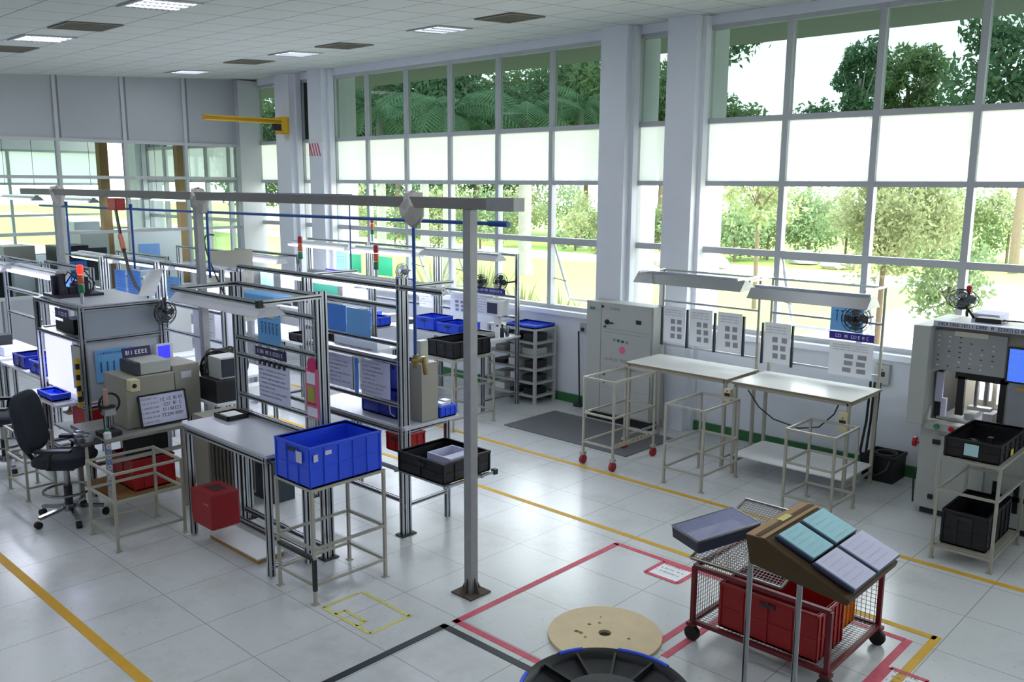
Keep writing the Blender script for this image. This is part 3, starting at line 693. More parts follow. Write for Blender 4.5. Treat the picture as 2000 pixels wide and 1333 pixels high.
def lampshade(x, y0, y1, z, label, lit=True, group='workstation lamps', drop=.06, wd=.20, e=3.0, hang=None, arm=None, shade=None):
    T = thing('workstation_lamp', label, 'lamp', (x, (y0+y1)/2, z), 0, group)
    s = MB(); P = [(x-wd/2, z), (x-wd*.22, z+drop), (x+wd*.22, z+drop), (x+wd/2, z)]
    for i in range(3): (a, b), (c, d) = P[i], P[i+1]; s.prism([(a,y0,b), (c,y0,d), (c,y0,d+.004), (a,y0,b+.004)], (0, y1-y0, 0))
    for y in (y0, y1-.004): s.prism([(p[0], y, p[1]) for p in P], (0, .004, 0))
    s.build('shade', shade or M('lamp_shade_white', 'd4d4dc', .4), T)
    B(x-.03, x+.03, y0+.02, y1-.02, z+drop+.004, z+drop+.03).build('ballast_housing', m_alu, T)
    if arm is not None:
        for yy in (y0+.2, y1-.2): MB().bar((x, yy, z+drop+.02), (arm-.019, yy, z+drop+.02), .02).build('arm', m_alu, T)
    for dx in ((-wd/2-.012, .03) if lit else (-.04, .04)):
        MB().tube((x+dx, y0+.04, z+.022), (x+dx, y1-.04, z+.022), .012, 8).build('tube', m_tube if lit else M('unlit_tube', 'e4e6ea', .3), T, smooth=True)
    if lit:
        ld = bpy.data.lights.new('lamp_light', 'AREA'); ld.shape = 'RECTANGLE'; ld.size = .14; ld.size_y = y1-y0-.1; ld.energy = 2.6*e*(y1-y0); ld.color = (.80, .84, 1.0)
        lo = bpy.data.objects.new('lamp_light', ld); COL.objects.link(lo); lo.location = (0, 0, -.005); lo.parent = T
    if hang:
        for yy in (y0+.1, y1-.1): MB().tube((x, yy, z+drop+.03), (x, yy, hang), .004, 6).build('hanger', m_dark, T)
    return T

# ================================================================== WINDOW SIDE BENCHES (right)
def bench(x0, x1, y0, y1, zt, label, lower=None, postz=1.93):
    T = thing('work_bench', label, 'bench', ((x0+x1)/2, (y0+y1)/2, 0))
    B(x0, x1, y0, y1, zt-.02, zt).build('tabletop', m_bench, T, bevel=.003)
    e = MB(); e.bx(x0-.004, x0, y0, y1, zt-.024, zt-.004); e.bx(x0, x1, y0-.004, y0, zt-.024, zt-.004); e.build('edge_strip', m_edge, T)
    for (x, y) in ((x0+.03, y0+.03), (x0+.03, y1-.03), (x1-.03, y0+.03), (x1-.03, y1-.03)):
        B(x-.015, x+.015, y-.015, y+.015, 0, zt-.02).build('leg', m_steel, T); 
    r = MB(); z = zt-.04
    for a, b in (((x0+.03,y0+.03),(x1-.03,y0+.03)), ((x1-.03,y0+.03),(x1-.03,y1-.03)), ((x1-.03,y1-.03),(x0+.03,y1-.03)), ((x0+.03,y1-.03),(x0+.03,y0+.03))):
        r.bar(a+(z,), b+(z,), .03)
    r.build('apron_frame', m_steel, T)
    for y in (y0+.03, y1-.03):
        B(x1-.012, x1+.012, y-.012, y+.012, zt-.02, postz).build('back_post', m_steel, T); MB().bar((x0+.03, y, .12), (x1-.03, y, .12), .022).build('stretcher', m_steel, T)
    for z in (postz-.01, zt+.62, zt+.02+.1): MB().bar((x1, y0+.03, z), (x1, y1-.03, z), .02).build('back_rail', m_alu, T)
    if lower: B(x0+.02, x1-.02, y0+.02, y1-.02, lower-.015, lower).build('lower_shelf', m_white, T, bevel=.003)
    for y in (y0+.03, y1-.03): MB().bar((x1, y, postz), (x1-.5, y, postz), .018).build('lamp_arm', m_alu, T)
    return T
bench(7.76, 8.42, 4.34, 5.58, .95, 'cream topped steel bench next to the electrical cabinet')
bench(7.72, 8.42, 3.06, 4.26, .95, 'cream topped steel bench with a white lower shelf', lower=.2)
B3 = lampshade(8.20, 4.40, 5.72, 1.795, 'unlit grey trough lamp above the bench beside the cabinet', lit=False, group=None, wd=.30, drop=.095, shade=M('shade_grey', 'a2a4a6', .35, .3))
B4 = lampshade(7.96, 3.02, 4.20, 1.775, 'unlit grey trough lamp above the bench with the lower shelf', lit=False, group=None, wd=.30, drop=.095, shade=M('shade_grey', 'a2a4a6', .35, .3))
bk = m_dark
sheetX(8.385, 5.24, 5.52, 1.11, 1.52, m_paper, 'leftmost of three white instruction sheets behind the cabinet side bench', content='photos', name='instruction_sheet')
sheetX(8.385, 4.90, 5.18, 1.11, 1.52, m_paper, 'middle of three white instruction sheets behind the cabinet side bench', content='photos', name='instruction_sheet')
sheetX(8.385, 4.54, 4.83, 1.10, 1.52, m_paper, 'rightmost of three white instruction sheets behind the cabinet side bench', content='photos', name='instruction_sheet')
for i, y in enumerate((5.54, 5.21, 4.865, 4.52)): one('sheet_clamp_strip', B(8.375, 8.40, y-.012, y+.012, 1.07, 1.50), m_dark, 'dark vertical clamp strip between the white instruction sheets', 'clamp strip', 'sheet clamp strips')
sheetX(8.385, 3.99, 4.28, 1.05, 1.47, m_paper, 'single white instruction sheet hung left on the lower shelf bench', content='photos', name='instruction_sheet')
for y in (4.30, 3.97): one('sheet_clamp_strip', B(8.375, 8.40, y-.010, y+.010, 1.03, 1.46), m_dark, 'dark vertical clamp strip beside the single sheet', 'clamp strip', 'single sheet clamp strips')
sheetX(8.385, 3.27, 3.59, 1.47, 1.74, m_sky, 'light blue poster behind the small wall fan', cat='poster', name='blue_poster', content='figures')
sheetX(8.380, 3.15, 3.59, 1.385, 1.46, m_purple, 'purple title strip under the light blue poster', cat='sign', name='title_sign', content='title')
sheetX(8.385, 3.15, 3.58, 1.03, 1.37, m_paper, 'wide white instruction board below the purple title strip', content='photos', name='instruction_board')
fan((8.14, 3.24, 1.64), .13, 'small black fan clipped on the right post of the bench', ry=radians(-70), rz=radians(25), base=(.20, -.16, .0))
def box_thing(name, x0, x1, y0, y1, z0, z1, mat, label, cat, extra=None, bevel=.004, group=None):
    T = thing(name, label, cat, ((x0+x1)/2, (y0+y1)/2, z0), 0, group); B(x0, x1, y0, y1, z0, z1).build('body', mat, T, bevel=bevel)
    if extra: extra(T)
    return T
def sk(x, y, z):
    def f(T):
        MB().bx(x-.002, x, y-.03, y+.03, z-.02, z+.03).build('socket_plate', m_dark, T); MB().tube((x-.004, y, z+.05), (x, y, z+.05), .008, 8).build('indicator', m_redp, T, smooth=True)
    return f
box_thing('switch_box', 7.72, 7.775, 4.27, 4.345, .73, .86, m_cream, 'cream socket box on the leg of the cabinet side bench', 'socket box', sk(7.72, 4.305, .79))
box_thing('switch_box', 7.70, 7.745, 3.08, 3.16, .66, .84, m_cream, 'cream socket box on the right leg of the lower shelf bench', 'socket box', sk(7.70, 3.12, .74))
box_thing('switch_box', 8.84, 8.90, 3.15, 3.30, .90, 1.10, m_cab, 'grey wall switch box right of the benches', 'socket box', sk(8.84, 3.22, 1.0))
box_thing('switch_box', 8.86, 8.90, 7.02, 7.12, .95, 1.08, m_cab, 'grey wall switch box left of the electrical cabinet', 'socket box', sk(8.86, 7.07, 1.0))
c = MB(); c.path([(7.76, 4.1, .88), (7.8, 4.0, .72), (7.82, 3.85, .62), (7.85, 3.6, .57), (7.85, 3.4, .62), (7.82, 3.25, .78), (7.8, 3.2, .90)], .007); one('power_cable', c, m_dark, 'sagging grey cable under the lower shelf bench', 'cable')
for dy in (0, .05, .09):
    c = MB(); c.path([(8.46, 3.09+dy, 1.0), (8.48, 3.11+dy, .6), (8.45, 3.10+dy*1.4, .3), (8.48, 3.10+dy, .03)], .013); one('power_cable', c, m_black, 'thick black cable running down the right bench leg', 'cable', 'cables down the bench leg')
h = MB()
for k in range(3): h.bx(8.2, 8.24, 3.13+k*.045, 3.16+k*.045, .86, .925)
one('test_plug', h, m_black, 'row of black plugs hanging below the right bench corner', 'plug')
m = MB(); m.tube((8.80, 7.05, .03), (8.84, 7.12, .98), .011, 8); T = thing('mop', 'grey handled mop leaning on the wall left of the cabinet', 'mop', (8.80, 7.05, 0)); m.build('handle', m_dark, T, smooth=True); B(8.72, 8.84, 6.98, 7.10, 0, .04).build('head', m_dark, T, bevel=.01)
T = thing('waste_bin', 'square black tub holding a coiled cable beside the right bench', 'bin', (8.66, 3.08, 0))
b = MB(); b.bx(8.52, 8.84, 2.92, 3.22, 0, .015); b.bx(8.52, 8.535, 2.92, 3.22, .015, .26); b.bx(8.825, 8.84, 2.92, 3.22, .015, .26); b.bx(8.535, 8.825, 2.92, 2.935, .015, .26); b.bx(8.535, 8.825, 3.205, 3.22, .015, .26); b.bx(8.51, 8.52, 2.91, 3.23, .23, .262); b.bx(8.51, 8.85, 2.91, 2.92, .23, .262); b.build('body', m_black, T)
c = MB(); c.torus((8.66, 3.06, .24), .12, .012, 28, 6); c.torus((8.67, 3.05, .26), .10, .012, 28, 6); c.path([(8.53, 3.16, .275), (8.49, 3.17, .18), (8.485, 3.08, .06), (8.49, 2.98, .14), (8.53, 2.95, .275)], .008); c.build('coiled_cable', M('dull_cable', '4a4a48', .6), T, smooth=True)

# electrical cabinet
T = thing('electrical_cabinet', 'tall light grey electrical cabinet standing under the window', 'cabinet', (8.62, 6.17, 0))
B(8.44, 8.66, 5.70, 6.64, 0, .1).build('plinth', m_black, T); B(8.42, 8.68, 5.68, 6.66, .1, 1.47).build('body', m_cab, T, bevel=.006)
for (y0, y1, z0, z1, n) in ((5.70, 6.42, .70, 1.45, 'upper_door'), (5.70, 6.42, .12, .66, 'lower_door')): B(8.405, 8.42, y0, y1, z0, z1).build(n, m_cab, T, bevel=.004)
l = MB(); l.bx(8.404, 8.405, 5.72, 6.40, 1.155, 1.16); l.bx(8.404, 8.405, 5.72, 6.40, 1.115, 1.12); l.bx(8.404, 8.405, 5.72, 6.40, .44, .443); l.bx(8.417, 8.42, 6.43, 6.44, .12, 1.45); l.build('door_seam', M('seam', '8d908c', .6), T)
B(8.396, 8.405, 5.84, 5.91, 1.255, 1.30).build('meter', m_black, T, bevel=.002)
k = MB(); k.lathe((8.405, 6.33, 1.24), [(.03, 0), (.03, -.02), (.015, -.03)], 12, axis='X'); k.bx(8.38, 8.40, 6.24, 6.34, 1.225, 1.24); k.bx(8.395, 8.405, 6.35, 6.38, 1.17, 1.19); k.build('rotary_handle', m_black, T)
B(8.402, 8.405, 6.52, 6.60, 1.37, 1.40).build('maker_plate', M('green_plate', '3c7f6a', .5), T)
g = MB()
for i, (y, mt) in enumerate(((6.22, 0), (6.16, 1), (6.10, 1), (6.04, 0))): g.bx(8.4, 8.405, y-.018, y+.018, 1.02-.005*i, 1.05-.005*i, mt)
g.build('push_buttons', [M('btn_grey', '8b8f8c', .5), M('btn_dark', '3d5b50', .5)], T)
p = MB(); p.lathe((8.404, 6.10, .92), [(.045, 0), (.045, -.002)], 20, axis='X'); p.build('red_sticker', m_pink, T)
g = MB(); glyphs(g, (8.4035, 6.36, .775), (0,-1,0), (0,0,1), .58, .03, seed=5); glyphs(g, (8.4035, 6.18, .69), (0,-1,0), (0,0,1), .28, .022, seed=6); glyphs(g, (8.4035, 6.3, 1.39), (0,-1,0), (0,0,1), .16, .025, seed=8); g.build('stencilled_text', m_ink, T)
g = MB()
for y, z in ((6.40, 1.42), (6.36, .60), (6.36, .50), (6.0, .45)): g.bx(8.39, 8.405, y-.012, y+.012, z-.015, z+.015)
g.build('lock', m_dark, T)

# caster trolley and tube stands in front of the benches
T = stand(6.94, 7.66, 5.12, 5.50, .93, 'steel tube trolley on red casters in front of the electrical cabinet', levels=(.55, .24), name='caster_trolley', feet=False)
for (x, y) in ((6.94,5.12),(7.66,5.12),(7.66,5.50),(6.94,5.50)):
    MB().bar((x,y,.10),(x,y,.13),.05,.05).build('caster_plate', m_steel, T); w_ = MB(); w_.lathe((x, y-.015, .048), [(.048,0),(.048,.03)], 18, axis='Y'); w_.build('caster_wheel', m_red, T, smooth=True)
for o in kids(T):
    if o.name.startswith('leg'): o.scale = (1,1,1)
for k in range(9): MB().bar((6.99+.07*k, 5.13, .26), (7.03+.07*k, 5.13, .26), .02).build('roller', M('roller', 'b5aa8a', .6), T)
stand(7.02, 7.66, 4.14, 4.56, .80, 'empty steel tube stand between the trolley and the lower shelf bench', levels=(.40, .16))
stand(7.14, 7.62, 2.94, 3.38, .76, 'empty steel tube stand in front of the lower shelf bench', levels=(.45, .14))
stand(7.00, 7.74, 1.64, 2.06, .83, 'steel tube stand with black crates before the test machine', levels=(.56, .10))
one('stand_shelf', B(7.013, 7.727, 1.653, 2.047, .112, .12), m_steel, 'thin steel shelf low on the crate stand at the right edge', 'shelf')
crate(7.02, 7.70, 1.66, 2.04, .832, .985, m_black, 'shallow black crate with taped papers on the right tube stand', ribs=5)
sheetX(7.002, 1.80, 1.90, .87, .96, M('mint_paper', 'b6dfe2', .7), 'pale mint note taped on the black crate', name='note', cat='note', content=None)
one('yellow_note', B(7.28, 7.34, 1.645, 1.650, .855, .90), M('note_yellow', 'e0c94a', .7), 'small yellow note on the side of the black crate', 'note')
crate(7.06, 7.66, 1.70, 2.02, .121, .40, m_black, 'deep black crate on the low shelf of the right tube stand', ribs=5)
r = random.Random(3); g = MB()
for k in range(14): a, b = r.uniform(7.1, 7.6), r.uniform(1.72, 1.98); g.bx(a, a+.05, b, b+.04, .845, .86+r.random()*.05)
one('small_parts', g, m_dark, 'loose dark parts lying in the shallow black crate', 'parts')['kind'] = 'stuff'

# test machine at the right edge
T = thing('test_machine', 'tall grey test machine with a lit fixture bay at the right edge', 'machine', (8.25, 1.95, 0))
B(7.93, 8.65, .95, 2.52, .06, .86).build('lower_cabinet', m_cab, T, bevel=.006); B(7.91, 7.93, 1.98, 2.36, .12, .74).build('lower_door', m_cab, T, bevel=.004)
B(7.97, 8.6, 1.0, 2.48, 0, .06).build('plinth', m_dark, T)
B(7.78, 8.65, 2.46, 2.60, .84, 1.70).build('side_panel', m_cab, T, bevel=.006)
u = MB(); u.bx(7.93, 8.65, .95, 2.46, 1.32, 1.70); u.bx(8.50, 8.65, .95, 2.46, .86, 1.32); u.bx(7.93, 8.6, .95, 1.86, .92, 1.32); u.build('upper_housing', m_beige, T)
B(7.90, 7.93, 1.90, 2.46, 1.32, 1.66).build('drilled_panel', M('machine_panel', 'a3a5a6', .45, .2), T)
g = MB(); r = random.Random(8)
for i in range(6):
    for j in range(7):
        if r.random() < .75: y = 2.42-.085*i; z = 1.36+.042*j; g.bx(7.897, 7.90, y-.008, y+.008, z-.004, z+.004, r.randrange(2))
g.build('vent_holes', [m_dark, m_white], T)
B(7.89, 7.90, 2.04, 2.30, 1.625, 1.665).build('white_labels', M('label_cream', 'd5cdbf', .7), T)
s = MB().bx(7.84, 7.93, .95, 2.46, 1.70, 1.745); s.build('title_bar', M('title_bar', 'c4c8d6', .5), T)
g = MB(); glyphs(g, (7.838, 2.42, 1.71), (0,-1,0), (0,0,1), 1.4, .026, seed=21); g.build('title_lettering', m_spine, T)
# fixture bay
f = MB(); f.bx(8.02, 8.44, 2.40, 2.44, .88, 1.28); f.bx(8.02, 8.10, 1.90, 1.95, .88, 1.28); f.bx(8.02, 8.14, 1.90, 2.30, 1.24, 1.30); f.bx(8.02, 8.06, 2.22, 2.28, .92, 1.26); f.build('press_frame', m_black, T)
f = MB(); f.bx(8.0, 8.45, 1.92, 2.42, .865, .885); f.bx(8.1, 8.3, 2.0, 2.08, .885, .95); f.bx(8.08, 8.28, 2.14, 2.22, .885, .93); f.build('fixture_plate', m_alu, T)
f = MB(); f.tube((8.12, 2.07, 1.02), (8.12, 2.07, 1.25), .02); f.tube((8.12, 2.15, 1.0), (8.12, 2.15, 1.25), .014); f.bx(8.08, 8.16, 2.02, 2.2, .97, 1.0); f.build('press_ram', m_alu, T)
f = MB(); f.bx(8.40, 8.42, 2.10, 2.2, 1.0, 1.2); f.bx(8.40, 8.42, 1.96, 2.06, .98, 1.18); f.build('white_backing_cards', m_white, T)
f = MB(); f.bx(7.98, 8.0, 2.38, 2.44, 1.02, 1.28); f.bx(7.96, 8.0, 2.34, 2.38, .9, 1.06); f.build('white_label_column', m_lilac, T)
ld = bpy.data.lights.new('bay_fill_light', 'AREA'); ld.size = .2; ld.energy = 4; lo = bpy.data.objects.new('bay_fill_light', ld); COL.objects.link(lo); lo.parent = T; lo.location = (.0, .2, 1.31)  # area lamp added to brighten the fixture bay, not a known machine fitting
B(7.84, 7.95, 1.90, 2.46, .80, .865).build('button_bar', m_cab, T, bevel=.004)
for y, mt in ((2.36, m_greenp), (2.24, m_redp), (2.12, m_greenp)):
    q = MB(); q.lathe((7.838, y, .835), [(.022, 0), (.022, -.02), (.016, -.026), (.0, -.026)], 14, axis='X'); q.build('push_button', mt, T, smooth=True)
B(7.90, 7.925, 1.30, 1.86, .93, 1.31).build('right_door', M('machine_door', '9b9da6', .5), T, bevel=.004); B(7.897, 7.90, 1.45, 1.80, 1.235, 1.255).build('yellow_stripe', m_yelpaint, T)
g = MB(); g.bx(7.89, 7.91, 2.34, 2.40, .66, .70); g.bx(7.89, 7.91, 2.36, 2.40, .16, .20); g.build('door_lock', m_black, T)
g = MB(); g.bx(7.90, 7.91, 1.60, 1.90, .30, .34); g.bx(7.90, 7.91, 1.86, 1.90, .20, .44); g.bx(7.90, 7.91, 1.70, 1.74, .20, .44); g.bx(7.90, 7.91, 1.56, 1.66, .38, .44); g.build('dark_connectors', m_black, T)
q = MB(); q.lathe((7.97, 2.52, .63), [(.015, .0), (.015, .03), (.045, .035), (.045, .06), (.0, .07)], 14, axis='Y'); one('emergency_stop', q, m_redp, 'red emergency knob on the left side of the test machine', 'button')
T = thing('monitor', 'flat monitor showing a blue desktop on the test machine', 'monitor', (7.70, 1.66, 1.33))
B(7.69, 7.73, 1.40, 1.84, 1.33, 1.62).build('housing', m_black, T, bevel=.004); B(7.687, 7.69, 1.415, 1.825, 1.345, 1.605).build('screen', m_scr, T)
g = MB()
for i in range(3):
    for j in range(6): g.bx(7.685, 7.687, 1.80-.022*i, 1.806-.022*i, 1.58-.035*j, 1.59-.035*j)
g.build('icons', m_wt, T); MB().bar((7.73, 1.62, 1.48), (7.90, 1.62, 1.48), .05).build('arm', m_dark, T)
fan((8.22, 2.36, 1.90), .13, 'black fan lying on top of the test machine', ry=radians(35), rz=radians(200), base=(.06, .1, -.155))
q = MB(); q.tube((8.28, 2.33, 1.745), (8.28, 2.33, 1.96), .012); T = thing('signal_lamp', 'red beacon on a pole behind the fan on the test machine', 'signal light', (8.28, 2.33, 1.745)); q.build('pole', m_dark, T); MB().lathe((8.28, 2.33, 1.96), [(.022,0),(.024,.05),(.012,.058)], 12).build('red_lamp', m_redp, T)
box_thing('scanner', 7.98, 8.10, 1.98, 2.18, 1.745, 1.785, m_black, 'black handheld box lying on the test machine top', 'device', lambda T: MB().path([(8.05, 1.98, 1.77), (8.02, 1.8, 1.78), (8.05, 1.6, 1.75)], .006).build('cord', m_black, T))
box_thing('paper_stack', 8.2, 8.5, 2.05, 2.27, 1.703, 1.79, m_lilac, 'white paper box on the machine top behind the title bar', 'box')
one('power_cable', MB().path([(7.95, 2.5, .5), (7.93, 2.54, .3), (7.96, 2.54, .08)], .008), m_black, 'thin cable on the front edge of the test machine', 'cable')

# ================================================================== ASSEMBLY STATION LEFT SIDE (grey table, canopy)
T = thing('assembly_station', 'grey topped assembly station with a canopy frame behind the big blue crate', 'workstation', (3.45, 6.0, 0))
B(3.20, 3.70, 5.40, 6.68, .925, .95).build('worktop', m_gtop, T, bevel=.003)
for (x, y) in ((3.23, 5.45), (3.23, 6.62), (3.64, 6.64), (3.55, 5.45)): MB().prof((x,y,.01), (x,y,.925), .045).build('leg', m_alu, T)
g = MB(); g.prof((3.23, 5.45, .9), (3.68, 5.45, .9)); g.prof((3.23, 6.62, .9), (3.68, 6.62, .9)); g.prof((3.225, 5.45, .9), (3.225, 6.62, .9)); g.build('apron', m_alu, T)
for (y, zt) in ((5.44, 2.08), (6.62, 2.14)):
    for dx in (0, .048): MB().prof((3.70+dx, y, .01), (3.70+dx, y, zt), .045).build('post', m_alu, T)
    B(3.66, 3.79, y-.05, y+.05, 0, .01).build('foot_plate', m_dark, T)
for z in (2.05, 1.88, 1.60, 1.46, 1.12, .975, .10): MB().prof((3.70, 5.44, z), (3.70, 6.62, z), .035).build('rail', m_alu, T)
MB().prof((3.60, 5.5, .05), (3.60, 6.6, .05), .04).build('floor_rail', m_alu, T); MB().prof((3.23, 5.45, .08), (3.70, 5.45, .08), .03).build('floor_rail', m_alu, T)
for y in (5.40, 6.60): MB().prof((3.70, y, 2.05), (3.17, y-.02, 2.05), .035).build('canopy_arm', m_alu, T)
MB().prof((3.17, 5.34, 2.05), (3.17, 6.62, 2.05), .035).build('canopy_rail', m_alu, T); B(3.15, 3.19, 5.33, 5.37, 2.02, 2.07).build('corner_cap', m_black, T)
g = MB()
for k in range(6): g.bar((3.72, 5.50+.035*k, .98), (3.72, 5.50+.035*k, 1.98), .008)
g.build('vertical_rods', m_alu, T)
lampshade(3.30, 5.42, 6.72, 1.94, 'white trough lamp hanging under the near canopy', lit=False, group=None, wd=.24)
sheetX(3.675, 5.91, 6.24, 1.61, 1.84, m_sky, 'light blue instruction sheet hung under the near canopy', name='blue_sheet', content='figures')
sheetX(3.670, 5.99, 6.13, 1.82, 1.90, m_cream, 'small cream card above the light blue sheet', name='card', cat='card', content=None)
sheetX(3.672, 5.84, 6.29, 1.50, 1.575, M('violet_dark_sign', '2b2356', .5), 'dark purple title strip of the near station', cat='sign', name='title_sign', content='title')
sheetX(3.675, 5.81, 6.26, 1.14, 1.45, m_lilac, 'white sheet with ring holes hung over the grey table', name='ring_sheet', content='text')
rs = [o for o in bpy.data.objects if o.name.startswith('ring_sheet')][0]
for k in range(6): B(3.666, 3.674, 5.86+.07*k, 5.89+.07*k, 1.43, 1.47).build('binder_clip', m_dark, rs)
T = thing('pink_board', 'narrow pink board with a round pink top beside the tall post', 'board', (3.67, 5.5, 1.15)); B(3.672, 3.676, 5.42, 5.585, 1.12, 1.50).build('page', m_pink, T); q = MB(); q.lathe((3.676, 5.50, 1.525), [(.058, 0), (.058, -.005)], 20, axis='X'); q.build('round_top', M('magenta', 'd22c6a', .5), T)
g = MB(); g.bx(3.669, 3.671, 5.46, 5.57, 1.38, 1.47, 0); g.bx(3.669, 3.671, 5.47, 5.56, 1.24, 1.36, 1); g.bx(3.669, 3.671, 5.46, 5.57, 1.22, 1.235, 2); g.bx(3.669, 3.671, 5.44, 5.57, 1.13, 1.20, 0); g.build('pictures', [m_wt, M('olive_pic', 'a8ad4a', .7), m_redp], T)
T = thing('document_tray', 'dark tray with white papers at the back of the grey table', 'tray', (3.55, 6.52, .95)); t = MB(); t.bx(3.47, 3.66, 6.42, 6.64, .952, .96); t.bx(3.47, 3.66, 6.42, 6.43, .96, .99); t.bx(3.47, 3.48, 6.42, 6.64, .96, .99); t.bx(3.65, 3.66, 6.42, 6.64, .96, .99); t.bx(3.47, 3.66, 6.63, 6.64, .96, .99); t.build('tray', m_black, T); B(3.50, 3.63, 6.45, 6.6, .96, .985).build('papers', m_paper, T)
T = thing('wall_box', 'red metal box hung on the left legs of the grey table', 'box', (3.31, 6.3, .17)); B(3.17, 3.42, 6.20, 6.52, .16, .45).build('body', m_red, T, bevel=.012); B(3.24, 3.36, 6.28, 6.44, .448, .452).build('top_slot', M('slot_dark', '4a0a10', .7), T); B(3.166, 3.17, 6.24, 6.30, .36, .37).build('label', m_pink, T)
T = thing('flat_carton', 'flat white carton with cardboard edge on the floor under the grey table', 'carton', (3.38, 6.1, 0)); B(3.28, 3.50, 5.72, 6.45, .0, .035).build('base', m_card, T); B(3.275, 3.505, 5.715, 6.455, .035, .045).build('lid', m_white, T)
T = thing('ribbed_unit', 'brown grey ribbed unit standing behind the grey table', 'unit', (3.7, 7.12, 0)); B(3.56, 4.0, 6.95, 7.2, .08, .86).build('body', m_beige, T); g = MB()
for k in range(12): g.bx(3.58+.035*k, 3.592+.035*k, 6.93, 6.95, .12, .82)
g.build('ribs', M('rib_dark', '57544c', .6), T); [B(a, a+.04, b, b+.04, 0, .08).build('foot', m_dark, T) for a in (3.6, 3.92) for b in (6.97, 7.14)]
box_thing('computer_case', 4.06, 4.28, 6.75, 7.1, 0, .46, M('slate', '3a4650', .5), 'dark slate computer case on the floor behind the grey table', 'computer')

# big crate and stand
stand(3.21, 3.82, 4.86, 5.30, .83, 'tube stand with a black taped leg under the big blue crate', levels=(.40, .14), dark=True)
T = crate(3.20, 3.80, 4.86, 5.27, .832, 1.125, m_blue, 'big blue plastic crate on the tube stand in front', ribs=5)
B(3.186, 3.188, 4.93, 5.00, 1.0, 1.08).build('paper_label', m_lilac, T); B(3.225, 3.26, 4.846, 4.848, 1.02, 1.07).build('side_label', m_lilac, T); B(3.32, 3.37, 4.846, 4.848, 1.05, 1.08).build('side_label', m_lilac, T)

# ================================================================== ASSEMBLY STATION RIGHT SIDE
T = thing('assembly_station', 'assembly station with white shelf and two blue bins behind the front post', 'workstation', (4.7, 6.0, 0))
B(4.40, 4.99, 5.30, 6.66, .905, .93).build('worktop', m_gtop, T, bevel=.003)
for (y, zt) in ((5.37, 2.13), (6.68, 2.04)):
    for dx in (0, .048): MB().prof((4.42+dx, y, .01), (4.42+dx, y, zt), .045).build('post', m_alu, T)
    B(4.37, 4.52, y-.05, y+.05, 0, .01).build('foot_plate', m_dark, T)
MB().prof((4.42, 7.80, .01), (4.42, 7.80, 2.04)).build('post', m_alu, T)
for (x, y) in ((4.93, 5.39), (4.93, 6.62)): MB().prof((x,y,.01), (x,y,.905), .04).build('leg', m_alu, T)
for z in (1.90, 1.60, 1.45, 1.10, .88, .30): MB().prof((4.42, 5.37, z), (4.42, 6.68, z), .035).build('rail', m_alu, T)
MB().prof((4.42, 4.86, 2.06), (4.42, 7.82, 2.06), .04).build('top_rail', m_alu, T); MB().prof((4.42, 5.37, .25), (4.93, 5.39, .25), .03).build('low_rail', m_alu, T); MB().prof((4.42, 5.37, .88), (4.93, 5.39, .88), .035).build('apron', m_alu, T)
for y in (5.37, 6.68): MB().prof((4.42, y, 2.06), (4.99, y, 2.06), .03).build('lamp_arm', m_alu, T)
MB().prof((4.42, 7.7, .9), (4.42, 6.7, .9), .035).build('rail', m_alu, T)
B(4.37, 4.47, 5.40, 6.60, 1.47, 1.49).build('card_shelf', m_alu, T)
lampshade(4.88, 5.40, 7.30, 1.952, 'lit trough lamp over the white shelf of the right station', group=None, wd=.2, e=3)
sheetX(4.395, 6.05, 6.36, 1.62, 1.85, m_sky2, 'darker of two blue cards side by side under the top rail', name='blue_card', cat='card', content=None)
sheetX(4.395, 5.72, 6.045, 1.615, 1.84, m_sky, 'lighter of two blue cards side by side under the top rail', name='blue_card', cat='card', content=None)
sheetX(4.395, 5.98, 6.38, 1.14, 1.42, m_lilac, 'white note sheet left of the narrow blue bar', name='note_sheet', content='text')
sheetX(4.395, 5.90, 5.95, 1.12, 1.42, m_sky2, 'narrow blue bar between the two note sheets', name='blue_strip', cat='strip', content=None)
sheetX(4.395, 5.48, 5.86, 1.13, 1.43, m_lilac, 'white note sheet right of the narrow blue bar', name='note_sheet', content='text')
box_thing('open_carton', 4.48, 4.62, 5.75, 6.35, 1.49, 1.56, m_paper, 'white grey parts box on the card shelf', 'box')
crate(4.52, 4.80, 5.56, 6.02, .932, 1.16, m_dblue, 'dark blue crate on the white shelf of the right station', ribs=3)
crate(4.56, 4.80, 5.50, 5.86, 1.162, 1.40, m_dblue, 'upper dark blue bin stacked on the dark blue crate', ribs=3)
c = MB(); c.path([(4.50, 5.75, 1.15), (4.49, 5.66, 1.05), (4.49, 5.62, 1.10), (4.49, 5.60, .98), (4.50, 5.56, .96)], .005); one('lanyard', c, m_wt, 'thin white lanyard hanging on the dark blue crate', 'lanyard')
box_thing('controller_box', 4.60, 4.78, 5.33, 5.49, .932, 1.42, m_beige, 'upright grey beige controller box at the end of the white shelf', 'controller')
T = crate(4.80, 4.97, 5.32, 5.52, .932, 1.03, m_blue, 'small blue parts bin at the corner of the white shelf', ribs=3, name='parts_bin', cat='bin')
g = MB(); g.bx(4.82, 4.88, 5.34, 5.5, .945, 1.05); g.bx(4.89, 4.95, 5.36, 5.44, .945, 1.06); one('small_packets', g, M('packet_white', 'd5dcea', .5), 'white and blue packets in the small blue parts bin', 'packets')
box_thing('power_supply', 4.64, 4.72, 5.38, 5.44, 1.42, 1.60, M('metal_pale', 'b0b3a8', .5), 'pale device standing on the controller box', 'device')
crate(4.62, 4.86, 5.60, 5.82, .60, .76, m_redp, 'small red bin hung below the white shelf', ribs=3, name='parts_bin', cat='bin')
